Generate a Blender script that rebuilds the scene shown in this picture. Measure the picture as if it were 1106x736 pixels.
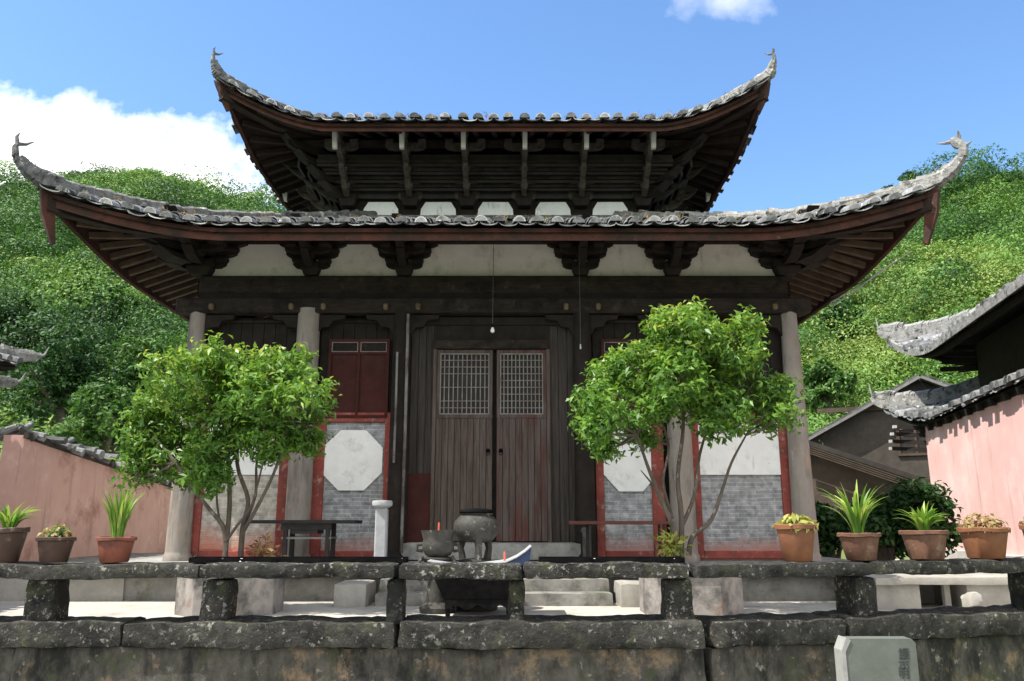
import bpy, bmesh, math, random
import numpy as np
from math import sin, cos, tan, pi, radians as R, sqrt, atan2
from mathutils import Vector, Matrix, noise

S = bpy.context.scene
COL = S.collection
for _o in list(bpy.data.objects):
    bpy.data.objects.remove(_o, do_unlink=True)

# ------------------------------------------------------------------ camera
F, TH, EYE = 874.0, R(12.9), 1.6
CS, SN = cos(TH), sin(TH)
cam_d = bpy.data.cameras.new("camera"); cam = bpy.data.objects.new("camera", cam_d); COL.objects.link(cam)
cam.location = (0, 0, EYE); cam.rotation_euler = (pi/2 + TH, 0, 0)
cam_d.sensor_width = 36; cam_d.lens = F/1106*36; cam_d.clip_start = .05; cam_d.clip_end = 3000
S.camera = cam
S.render.resolution_x, S.render.resolution_y = 1024, 681

def P(px, py, Y):
    """where the photograph's pixel lies on the vertical plane at distance Y"""
    u = (px-553)/F; a = (368-py)/F; den = CS-a*SN
    return Vector((Y*u/den, Y, EYE+Y*(SN+CS*a)/den))

# ------------------------------------------------------------------ light
SUN_EL, SUN_AZ = R(60), R(68)          # azimuth measured from the camera side towards the left
SKY_STRENGTH, SUN_STRENGTH = .13, 4.8
sv = Vector((-cos(SUN_EL)*sin(SUN_AZ), -cos(SUN_EL)*cos(SUN_AZ), sin(SUN_EL)))
sd = bpy.data.lights.new("sun", 'SUN'); sd.energy = SUN_STRENGTH; sd.angle = R(.5); sd.color = (1, .95, .86)
so = bpy.data.objects.new("sun", sd); COL.objects.link(so)
so.rotation_euler = sv.to_track_quat('Z', 'Y').to_euler(); so.location = (-30, -20, 40)
S.view_settings.view_transform = 'Standard'; S.view_settings.look = 'None'
S.view_settings.exposure = 0.85; S.view_settings.gamma = 1.0; S.view_settings.use_curve_mapping = False

W = bpy.data.worlds.new("World"); S.world = W; W.use_nodes = True
nt = W.node_tree; N = nt.nodes; LK = nt.links
for n in list(N): N.remove(n)
def nn(tree, kind, **kw):
    n = tree.nodes.new(kind)
    for k, v in kw.items(): setattr(n, k, v)
    return n
def mth(tree, op, a, b=None, clamp=False):
    n = tree.nodes.new('ShaderNodeMath'); n.operation = op; n.use_clamp = clamp
    for i, v in enumerate((a, b)):
        if v is None: continue
        if isinstance(v, (int, float)): n.inputs[i].default_value = v
        else: tree.links.new(v, n.inputs[i])
    return n.outputs[0]
out = nn(nt, 'ShaderNodeOutputWorld'); bg = nn(nt, 'ShaderNodeBackground'); bg.inputs[1].default_value = SKY_STRENGTH
sky = nn(nt, 'ShaderNodeTexSky', sky_type='NISHITA'); sky.sun_disc = False
sky.sun_elevation = SUN_EL; sky.sun_rotation = atan2(sv.x, sv.y)
sky.air_density = 1.0; sky.dust_density = .4; sky.ozone_density = 2.0; sky.altitude = 600
tc = nn(nt, 'ShaderNodeTexCoord'); sx = nn(nt, 'ShaderNodeSeparateXYZ'); LK.new(tc.outputs['Generated'], sx.inputs[0])
yy = mth(nt, 'MAXIMUM', mth(nt, 'ABSOLUTE', sx.outputs[1]), .05)
cu = mth(nt, 'DIVIDE', sx.outputs[0], yy); cv = mth(nt, 'DIVIDE', sx.outputs[2], yy)
cmb = nn(nt, 'ShaderNodeCombineXYZ'); LK.new(cu, cmb.inputs[0]); LK.new(cv, cmb.inputs[1]); LK.new(mth(nt, 'SIGN', sx.outputs[1]), cmb.inputs[2])
nz = nn(nt, 'ShaderNodeTexNoise'); nz.inputs['Scale'].default_value = 9; nz.inputs['Detail'].default_value = 7; nz.inputs['Roughness'].default_value = .58
LK.new(cmb.outputs[0], nz.inputs['Vector'])
def cloud(cx, cy, rx, ry, amp, soft):
    a = mth(nt, 'DIVIDE', mth(nt, 'SUBTRACT', cu, cx), rx); b = mth(nt, 'DIVIDE', mth(nt, 'SUBTRACT', cv, cy), ry)
    d = mth(nt, 'SQRT', mth(nt, 'ADD', mth(nt, 'MULTIPLY', a, a), mth(nt, 'MULTIPLY', b, b)))
    d = mth(nt, 'SUBTRACT', mth(nt, 'ADD', 1.0, mth(nt, 'MULTIPLY', mth(nt, 'SUBTRACT', nz.outputs[0], .5), amp)), d)
    return mth(nt, 'DIVIDE', d, soft, clamp=True)
m1 = cloud(-.72, .40, .43, .185, 1.0, .22)
m2 = cloud(.30, .735, .085, .06, 2.2, 1.9)
m3 = cloud(-1.6, .6, .5, .14, 1.2, .4)
m = mth(nt, 'MAXIMUM', mth(nt, 'MAXIMUM', m1, m2), m3)
m = mth(nt, 'MULTIPLY', m, mth(nt, 'GREATER_THAN', sx.outputs[1], 0))
# unseen bright clouds added behind the camera as fill light for the facade
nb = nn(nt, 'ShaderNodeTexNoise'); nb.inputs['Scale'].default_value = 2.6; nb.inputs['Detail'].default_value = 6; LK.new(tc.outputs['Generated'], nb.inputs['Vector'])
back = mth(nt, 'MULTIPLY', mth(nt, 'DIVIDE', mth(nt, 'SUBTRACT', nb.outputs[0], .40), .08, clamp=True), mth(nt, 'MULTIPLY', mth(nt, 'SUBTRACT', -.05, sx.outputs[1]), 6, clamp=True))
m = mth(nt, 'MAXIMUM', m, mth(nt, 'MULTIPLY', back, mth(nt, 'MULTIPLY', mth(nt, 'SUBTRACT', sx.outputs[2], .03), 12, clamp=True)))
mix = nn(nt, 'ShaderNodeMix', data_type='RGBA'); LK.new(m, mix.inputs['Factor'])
# a touch of saturation on the sky the way the photograph shows it
hs = nn(nt, 'ShaderNodeHueSaturation'); hs.inputs['Saturation'].default_value = 1.12; hs.inputs['Value'].default_value = 1.3
LK.new(sky.outputs[0], hs.inputs['Color']); LK.new(hs.outputs[0], mix.inputs['A'])
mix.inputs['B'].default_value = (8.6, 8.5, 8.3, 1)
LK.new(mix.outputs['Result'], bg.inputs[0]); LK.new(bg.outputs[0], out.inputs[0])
SKY_HS = hs

# ------------------------------------------------------------------ materials
def lerp(a, b, t): return tuple(x+(y-x)*t for x, y in zip(a, b))
def mat(name, c1, c2, scale=6, stretch=(1, 1, 1), rough=.85, bump=.25, bscale=None, stains=(), spec=.3, detail=6, per_obj=0.0, metal=0.0, bdist=.02):
    m = bpy.data.materials.new(name); m.use_nodes = True; t = m.node_tree; L = t.links
    bs = t.nodes['Principled BSDF']; bs.inputs['Roughness'].default_value = rough
    bs.inputs['Specular IOR Level'].default_value = spec; bs.inputs['Metallic'].default_value = metal
    tc = nn(t, 'ShaderNodeTexCoord'); mp = nn(t, 'ShaderNodeMapping'); mp.inputs['Scale'].default_value = stretch
    L.new(tc.outputs['Object'], mp.inputs[0])
    n1 = nn(t, 'ShaderNodeTexNoise'); n1.inputs['Scale'].default_value = scale; n1.inputs['Detail'].default_value = detail; n1.inputs['Roughness'].default_value = .65
    L.new(mp.outputs[0], n1.inputs['Vector'])
    rp = nn(t, 'ShaderNodeValToRGB'); rp.color_ramp.elements[0].position = .3; rp.color_ramp.elements[1].position = .7
    rp.color_ramp.elements[0].color = (*c1, 1); rp.color_ramp.elements[1].color = (*c2, 1)
    L.new(n1.outputs[0], rp.inputs[0]); col = rp.outputs[0]
    for i, (sc, ssc, lo, hi) in enumerate(stains):
        n2 = nn(t, 'ShaderNodeTexNoise'); n2.inputs['Detail'].default_value = 8; n2.inputs['Roughness'].default_value = .7
        mp2 = nn(t, 'ShaderNodeMapping'); mp2.inputs['Location'].default_value = (3.7*i+1.3, 7.1*i+2, 1.9*i)
        if isinstance(ssc, tuple): mp2.inputs['Scale'].default_value = ssc; n2.inputs['Scale'].default_value = 1
        else: n2.inputs['Scale'].default_value = ssc
        L.new(tc.outputs['Object'], mp2.inputs[0]); L.new(mp2.outputs[0], n2.inputs['Vector'])
        r2 = nn(t, 'ShaderNodeMapRange'); r2.inputs['From Min'].default_value = lo; r2.inputs['From Max'].default_value = hi
        L.new(n2.outputs[0], r2.inputs[0])
        mx = nn(t, 'ShaderNodeMix', data_type='RGBA'); L.new(r2.outputs[0], mx.inputs['Factor'])
        L.new(col, mx.inputs['A']); mx.inputs['B'].default_value = (*sc, 1); col = mx.outputs['Result']
    L.new(col, bs.inputs['Base Color'])
    if bump:
        n3 = nn(t, 'ShaderNodeTexNoise'); n3.inputs['Scale'].default_value = bscale or scale*3; n3.inputs['Detail'].default_value = 8
        n3.inputs['Roughness'].default_value = .7
        L.new(mp.outputs[0], n3.inputs['Vector'])
        b = nn(t, 'ShaderNodeBump'); b.inputs['Strength'].default_value = bump; b.inputs['Distance'].default_value = bdist
        L.new(n3.outputs[0], b.inputs['Height']); L.new(b.outputs[0], bs.inputs['Normal'])
    m['col'] = 1
    return m

MT = {}
MT['dark_wood'] = mat('dark_wood', (.008, .006, .005), (.024, .018, .014), 5, (1, 1, 1), bump=.5, stains=[((.045, .038, .032), 3, .6, .8), ((.01, .008, .007), 6, .55, .7)])
MT['beam_wood'] = mat('beam_wood', (.012, .009, .007), (.036, .027, .021), 4, (1, 8, 8), bump=.5, stains=[((.07, .058, .048), 4, .58, .75), ((.008, .006, .005), 3, .5, .62)])
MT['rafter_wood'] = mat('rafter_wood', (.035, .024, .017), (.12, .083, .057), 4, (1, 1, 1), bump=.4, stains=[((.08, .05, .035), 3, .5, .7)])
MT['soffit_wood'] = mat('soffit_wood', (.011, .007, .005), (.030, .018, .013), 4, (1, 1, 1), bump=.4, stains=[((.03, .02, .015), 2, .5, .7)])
MT['plank'] = mat('plank', (.045, .034, .029), (.13, .102, .088), 3, (9, 9, .6), bump=.5, bscale=12, stains=[((.03, .024, .02), (14, 14, .7), .5, .72), ((.065, .026, .022), (5, 5, 1.2), .57, .72), ((.15, .135, .12), (22, 22, .5), .6, .75)])
MT['plank_red'] = mat('plank_red', (.048, .037, .033), (.125, .098, .088), 3, (9, 9, .6), bump=.5, bscale=12, stains=[((.090, .027, .022), (7, 7, .9), .48, .66), ((.03, .022, .02), (14, 14, .7), .55, .72), ((.19, .15, .135), (22, 22, .5), .62, .75)])
MT['plank_dark'] = mat('plank_dark', (.022, .018, .016), (.068, .058, .052), 3, (9, 9, .6), bump=.5, bscale=12, stains=[((.015, .012, .010), (14, 14, .7), .5, .7), ((.12, .105, .095), (22, 22, .5), .62, .75)])
MT['lattice'] = mat('lattice', (.15, .138, .125), (.27, .25, .23), 8, bump=.2, stains=[((.16, .12, .1), 4, .5, .7)])
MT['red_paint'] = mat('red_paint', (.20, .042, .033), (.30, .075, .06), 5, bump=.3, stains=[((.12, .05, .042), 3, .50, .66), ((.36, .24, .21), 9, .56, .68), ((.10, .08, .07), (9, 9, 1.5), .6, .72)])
MT['dark_red'] = mat('dark_red', (.030, .008, .006), (.060, .013, .010), 4, bump=.2, stains=[((.05, .02, .018), 3, .5, .7)])
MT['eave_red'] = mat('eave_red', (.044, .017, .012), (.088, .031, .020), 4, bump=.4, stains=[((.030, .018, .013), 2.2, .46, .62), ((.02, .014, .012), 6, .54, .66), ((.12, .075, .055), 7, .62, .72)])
MT['plaster'] = mat('plaster', (.72, .70, .64), (.83, .81, .75), 3, bump=.15, stains=[((.45, .42, .36), 2, .52, .75), ((.33, .30, .26), (6, 6, 1.2), .6, .8)])
MT['whitewash'] = mat('whitewash', (.74, .745, .74), (.86, .86, .85), 4, bump=.2, stains=[((.52, .52, .51), 3.5, .55, .72), ((.42, .41, .39), (9, 9, 1.6), .61, .74), ((.36, .35, .33), 14, .66, .72)])
MT['column'] = mat('column', (.215, .19, .168), (.33, .30, .27), 4, (1, 1, .4), bump=.2, stains=[((.12, .10, .088), (5, 5, .7), .5, .68), ((.33, .24, .18), 2.5, .55, .72), ((.42, .40, .37), (8, 8, 2), .6, .7), ((.07, .06, .052), (12, 12, .9), .62, .72)])
MT['stone'] = mat('stone', (.20, .20, .19), (.36, .35, .33), 5, bump=.5, stains=[((.12, .12, .11), 3, .5, .7)])
MT['pale_stone'] = mat('pale_stone', (.34, .325, .30), (.48, .46, .42), 4, bump=.25, stains=[((.38, .36, .33), 3, .52, .75)])
MT['post_stone'] = mat('post_stone', (.27, .28, .295), (.40, .41, .425), 6, bump=.3, stains=[((.3, .31, .33), 4, .55, .75)])
MT['mossy'] = mat('mossy', (.014, .014, .012), (.065, .062, .054), 16, bump=1.0, bscale=26, bdist=.04,
                  stains=[((.055, .06, .03), 4, .5, .62), ((.012, .012, .011), 7, .52, .60), ((.34, .325, .29), 24, .57, .61), ((.30, .29, .26), 9, .62, .66), ((.022, .022, .019), 1.9, .47, .58)])
MT['coping'] = mat('coping', (.016, .0155, .013), (.075, .072, .062), 12, bump=1.0, bscale=22, bdist=.04,
                   stains=[((.014, .014, .013), 3, .5, .62), ((.075, .08, .045), 5, .55, .66), ((.27, .26, .235), 20, .58, .63), ((.24, .23, .20), 6, .62, .67), ((.026, .025, .021), 1.5, .47, .6)])
MT['ret_wall'] = mat('ret_wall', (.040, .036, .031), (.14, .128, .108), 7, (1, 1, .7), bump=.9, bscale=16, bdist=.03,
                     stains=[((.23, .165, .105), 2.1, .54, .62), ((.020, .020, .018), (3.2, 3.2, 1.2), .47, .60), ((.06, .07, .035), 3.5, .56, .66), ((.24, .22, .19), 9, .6, .66)])
MT['pavement'] = mat('pavement', (.35, .33, .29), (.45, .425, .38), 2.5, bump=.2, bscale=20, stains=[((.22, .21, .19), 1.4, .52, .7), ((.18, .17, .155), 5, .6, .72)])
MT['concrete'] = mat('concrete', (.24, .225, .20), (.38, .365, .33), 3, bump=.35, bscale=14, stains=[((.24, .23, .21), 1.8, .5, .7)])
MT['step_stone'] = mat('step_stone', (.16, .155, .14), (.28, .27, .25), 4, bump=.5, stains=[((.10, .11, .06), 2.5, .52, .68), ((.08, .08, .075), 3, .5, .7)])
MT['road'] = mat('road', (.12, .115, .105), (.18, .17, .155), 2, bump=.4)
MT['hill_soil'] = mat('hill_soil', (.07, .13, .025), (.13, .19, .045), .25, bump=0, stains=[((.12, .11, .05), .12, .55, .7)])
MT['pink_left'] = mat('pink_left', (.47, .285, .245), (.58, .37, .325), 1.2, bump=.25, stains=[((.33, .17, .14), (.8, .8, .9), .52, .64), ((.64, .46, .41), 1.3, .57, .7), ((.36, .22, .19), (5, 5, .5), .56, .7), ((.42, .36, .31), 4, .66, .72)])
MT['pink_right'] = mat('pink_right', (.67, .41, .38), (.77, .51, .48), 1.0, bump=.2, stains=[((.80, .60, .56), .9, .5, .66), ((.52, .27, .25), (5, 5, .45), .57, .72), ((.58, .50, .45), 4, .66, .72)])
MT['farm_wall'] = mat('farm_wall', (.042, .036, .031), (.08, .07, .06), 2, bump=.3, stains=[((.12, .105, .09), 1, .58, .72), ((.10, .085, .07), .8, .5, .7)])
MT['farm_dark'] = mat('farm_dark', (.02, .018, .016), (.05, .042, .035), 2, bump=.3)
MT['farm_brown'] = mat('farm_brown', (.05, .037, .028), (.095, .07, .052), 2, (1, 1, 1), bump=.4)
MT['clay_brown'] = mat('clay_brown', (.10, .05, .032), (.19, .095, .06), 6, bump=.25, rough=.65, stains=[((.26, .20, .14), 5, .58, .7), ((.05, .035, .025), 4, .55, .7)])
MT['terracotta'] = mat('terracotta', (.15, .062, .030), (.25, .105, .05), 5, bump=.15, rough=.55, stains=[((.16, .07, .04), 4, .56, .72), ((.45, .28, .18), 6, .62, .75)])
MT['clay_dark'] = mat('clay_dark', (.05, .03, .022), (.10, .06, .045), 6, bump=.25, rough=.6, stains=[((.25, .2, .16), 6, .6, .72)])
MT['clay_red'] = mat('clay_red', (.17, .055, .035), (.26, .085, .055), 5, bump=.15, rough=.6, stains=[((.09, .04, .03), 4, .55, .7)])
MT['soil'] = mat('soil', (.03, .02, .014), (.07, .05, .035), 20, bump=.6)
MT['iron'] = mat('iron', (.004, .004, .0045), (.012, .0115, .0115), 8, rough=.9, bump=.3, spec=.02, stains=[((.03, .022, .018), 5, .62, .74)])
MT['bronze'] = mat('bronze', (.02, .02, .017), (.065, .062, .054), 8, rough=.6, bump=.6, stains=[((.26, .25, .22), 11, .59, .66), ((.03, .03, .027), 5, .52, .66)])
MT['tin'] = mat('tin', (.30, .31, .33), (.46, .47, .49), 5, rough=.4, bump=.1)
MT['blue_tin'] = mat('blue_tin', (.02, .035, .09), (.04, .06, .14), 5, rough=.4, bump=.1)
MT['black_wood'] = mat('black_wood', (.012, .011, .011), (.035, .03, .028), 5, rough=.6, bump=.2)
MT['table_red'] = mat('table_red', (.07, .022, .018), (.13, .045, .035), 5, rough=.6, bump=.2)
MT['wax'] = mat('wax', (.75, .73, .68), (.85, .83, .8), 8, rough=.45, bump=.2)
MT['candle'] = mat('candle', (.5, .10, .06), (.6, .16, .10), 8, rough=.5, bump=0)
MT['stele'] = mat('stele', (.09, .10, .087), (.135, .147, .128), 5, rough=.7, bump=.15, stains=[((.10, .12, .095), 2.5, .52, .7)])
MT['stele_edge'] = mat('stele_edge', (.22, .22, .205), (.32, .32, .30), 6, bump=.25)
MT['ink'] = mat('ink', (.035, .039, .035), (.05, .055, .05), 8, bump=0)
MT['wire'] = mat('wire', (.05, .05, .05), (.09, .09, .09), 8, bump=0, rough=.5)
MT['pale_wire'] = mat('pale_wire', (.4, .4, .4), (.5, .5, .5), 8, bump=0, rough=.5)
MT['pipe'] = mat('pipe', (.10, .097, .094), (.22, .215, .205), 6, (1, 1, .6), bump=.1, rough=.5, stains=[((.06, .05, .045), (6, 6, 2.5), .47, .6)])
MT['glass'] = mat('glass', (.75, .75, .7), (.85, .85, .8), 6, bump=0, rough=.15)
MT['bark'] = mat('bark', (.055, .043, .034), (.14, .115, .093), 12, (1, 1, .3), bump=.6, stains=[((.24, .22, .195), 8, .6, .7)])
MT['gilt'] = mat('gilt', (.07, .052, .03), (.17, .135, .08), 10, bump=.3, rough=.6)
MT['nose_wood'] = mat('nose_wood', (.030, .025, .021), (.10, .085, .07), 5, (1, 1, 1), bump=.5, stains=[((.17, .15, .135), 5, .58, .68), ((.02, .016, .013), 5, .55, .68)])
MT['grey_end'] = mat('grey_end', (.40, .40, .38), (.58, .57, .54), 9, bump=.3)
MT['ledge'] = mat('ledge', (.13, .125, .125), (.22, .21, .205), 6, bump=.3)

def attr_noise(t, name):
    a = nn(t, 'ShaderNodeAttribute'); a.attribute_name = name; return a.outputs['Fac']
def tile_mat():
    m = mat('roof_tile', (.075, .077, .08), (.21, .215, .22), 8, bump=.6, bscale=25,
            stains=[((.035, .037, .033), 2.2, .50, .64), ((.10, .105, .07), 3.5, .6, .72), ((.52, .52, .50), 6, .60, .70)])
    t = m.node_tree; L = t.links; bs = t.nodes['Principled BSDF']
    src = bs.inputs['Base Color'].links[0].from_socket
    r = attr_noise(t, 'rnd'); c = attr_noise(t, 'cap')
    mr = nn(t, 'ShaderNodeMapRange'); mr.inputs['To Min'].default_value = .62; mr.inputs['To Max'].default_value = 1.7
    L.new(r, mr.inputs[0])
    mx = nn(t, 'ShaderNodeMix', data_type='RGBA', blend_type='MULTIPLY'); mx.inputs['Factor'].default_value = 1
    L.new(src, mx.inputs['A']); L.new(mr.outputs[0], mx.inputs['B'])
    m2 = nn(t, 'ShaderNodeMix', data_type='RGBA'); L.new(mth(t, 'MULTIPLY', c, mth(t, 'MULTIPLY', mth(t, 'POWER', r, 2.2), .75)), m2.inputs['Factor'])
    L.new(mx.outputs['Result'], m2.inputs['A']); m2.inputs['B'].default_value = (.62, .61, .58, 1)
    L.new(m2.outputs['Result'], bs.inputs['Base Color'])
    return m
MT['roof_tile'] = tile_mat()
MT['ridge'] = mat('ridge', (.06, .06, .058), (.20, .20, .195), 9, bump=.9, bscale=20, bdist=.03, stains=[((.46, .45, .43), 7, .57, .65), ((.03, .03, .027), 5, .53, .62)])
MT['ridge_pale'] = mat('ridge_pale', (.16, .16, .152), (.34, .335, .32), 9, bump=.9, bscale=20, bdist=.03, stains=[((.07, .07, .063), 6, .53, .62), ((.54, .53, .50), 8, .58, .66)])

def brick_mat(name, c1, c2, cm, bw, bh, redden=None):
    m = bpy.data.materials.new(name); m.use_nodes = True; t = m.node_tree; L = t.links; bs = t.nodes['Principled BSDF']
    bs.inputs['Roughness'].default_value = .88; bs.inputs['Specular IOR Level'].default_value = .25
    tc = nn(t, 'ShaderNodeTexCoord'); s = nn(t, 'ShaderNodeSeparateXYZ'); L.new(tc.outputs['Object'], s.inputs[0])
    cb = nn(t, 'ShaderNodeCombineXYZ'); 
    nw = nn(t, 'ShaderNodeTexNoise'); nw.inputs['Scale'].default_value = 2.2; nw.inputs['Detail'].default_value = 5; L.new(tc.outputs['Object'], nw.inputs['Vector'])
    wob = mth(t, 'MULTIPLY', mth(t, 'SUBTRACT', nw.outputs[0], .5), .05)
    L.new(mth(t, 'ADD', s.outputs[0], s.outputs[1]), cb.inputs[0]); L.new(mth(t, 'ADD', s.outputs[2], wob), cb.inputs[1])
    br = nn(t, 'ShaderNodeTexBrick'); L.new(cb.outputs[0], br.inputs['Vector'])
    br.inputs['Color1'].default_value = (*c1, 1); br.inputs['Color2'].default_value = (*c2, 1); br.inputs['Mortar'].default_value = (*cm, 1)
    br.inputs['Scale'].default_value = 1; br.inputs['Brick Width'].default_value = bw; br.inputs['Row Height'].default_value = bh
    br.inputs['Mortar Size'].default_value = .008; br.inputs['Mortar Smooth'].default_value = .4; br.inputs['Bias'].default_value = -.1
    col = br.outputs[0]
    ns = nn(t, 'ShaderNodeTexNoise'); ns.inputs['Scale'].default_value = 11; ns.inputs['Detail'].default_value = 7; L.new(tc.outputs['Object'], ns.inputs['Vector'])
    mr = nn(t, 'ShaderNodeMapRange'); mr.inputs['From Min'].default_value = .3; mr.inputs['From Max'].default_value = .7; mr.inputs['To Min'].default_value = .62; mr.inputs['To Max'].default_value = 1.35; L.new(ns.outputs[0], mr.inputs[0])
    mx = nn(t, 'ShaderNodeMix', data_type='RGBA', blend_type='MULTIPLY'); mx.inputs['Factor'].default_value = 1; L.new(col, mx.inputs['A']); L.new(mr.outputs[0], mx.inputs['B']); col = mx.outputs['Result']
    if redden:
        zlo, zhi, rc = redden
        z = nn(t, 'ShaderNodeMapRange'); z.inputs['From Min'].default_value = zhi; z.inputs['From Max'].default_value = zlo
        L.new(mth(t, 'ADD', s.outputs[2], mth(t, 'MULTIPLY', mth(t, 'SUBTRACT', nw.outputs[0], .5), .5)), z.inputs[0])
        m2 = nn(t, 'ShaderNodeMix', data_type='RGBA'); L.new(z.outputs[0], m2.inputs['Factor']); L.new(col, m2.inputs['A']); m2.inputs['B'].default_value = (*rc, 1); col = m2.outputs['Result']
    L.new(col, bs.inputs['Base Color'])
    b = nn(t, 'ShaderNodeBump'); b.inputs['Strength'].default_value = .7; b.inputs['Distance'].default_value = .015
    L.new(mth(t, 'SUBTRACT', mth(t, 'MULTIPLY', ns.outputs[0], .6), br.outputs['Fac']), b.inputs['Height']); L.new(b.outputs[0], bs.inputs['Normal'])
    return m

def leaf_mat(name, stops, trans=.35, gloss=.5, tint=1.35):
    m = bpy.data.materials.new(name); m.use_nodes = True; t = m.node_tree; L = t.links; bs = t.nodes['Principled BSDF']
    bs.inputs['Roughness'].default_value = gloss; bs.inputs['Specular IOR Level'].default_value = .35
    rp = nn(t, 'ShaderNodeValToRGB'); e = rp.color_ramp.elements
    for i, (p, c) in enumerate(stops):
        el = e[i] if i < 2 else e.new(p)
        el.position = p; el.color = (*c, 1)
    L.new(attr_noise(t, 'rnd'), rp.inputs[0]); L.new(rp.outputs[0], bs.inputs['Base Color'])
    tr = nn(t, 'ShaderNodeBsdfTranslucent')
    mm = nn(t, 'ShaderNodeMix', data_type='RGBA', blend_type='MULTIPLY'); mm.inputs['Factor'].default_value = 1
    L.new(rp.outputs[0], mm.inputs['A']); mm.inputs['B'].default_value = (tint*1.05, tint, tint*.6, 1); L.new(mm.outputs['Result'], tr.inputs[0])
    ms = nn(t, 'ShaderNodeMixShader'); ms.inputs[0].default_value = trans
    L.new(bs.outputs[0], ms.inputs[1]); L.new(tr.outputs[0], ms.inputs[2]); L.new(ms.outputs[0], t.nodes['Material Output'].inputs[0])
    return m
LM = {}
LM['court'] = leaf_mat('court_leaf', [(0, (.045, .105, .016)), (.4, (.085, .195, .032)), (.72, (.18, .31, .045)), (1, (.42, .45, .10))], .35, .4)
LM['hill'] = leaf_mat('hill_leaf', [(0, (.018, .055, .012)), (.4, (.058, .15, .026)), (.75, (.13, .25, .045)), (1, (.23, .32, .08))], .22, .6)
LM['dark'] = leaf_mat('dark_leaf', [(0, (.010, .035, .010)), (.6, (.030, .085, .020)), (1, (.07, .14, .035))], .25, .6)
LM['mid'] = leaf_mat('mid_leaf', [(0, (.025, .075, .016)), (.6, (.065, .15, .03)), (1, (.13, .22, .06))], .3, .6)
LM['strap'] = leaf_mat('strap_leaf', [(0, (.09, .20, .03)), (.6, (.19, .33, .05)), (1, (.36, .44, .12))], .35, .45)
LM['dry'] = leaf_mat('dry_leaf', [(0, (.14, .075, .035)), (.6, (.27, .16, .08)), (1, (.36, .30, .12))], .3, .7)
LM['yellow'] = leaf_mat('yellow_leaf', [(0, (.12, .17, .03)), (.6, (.26, .29, .05)), (1, (.42, .40, .12))], .35, .6)

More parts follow.
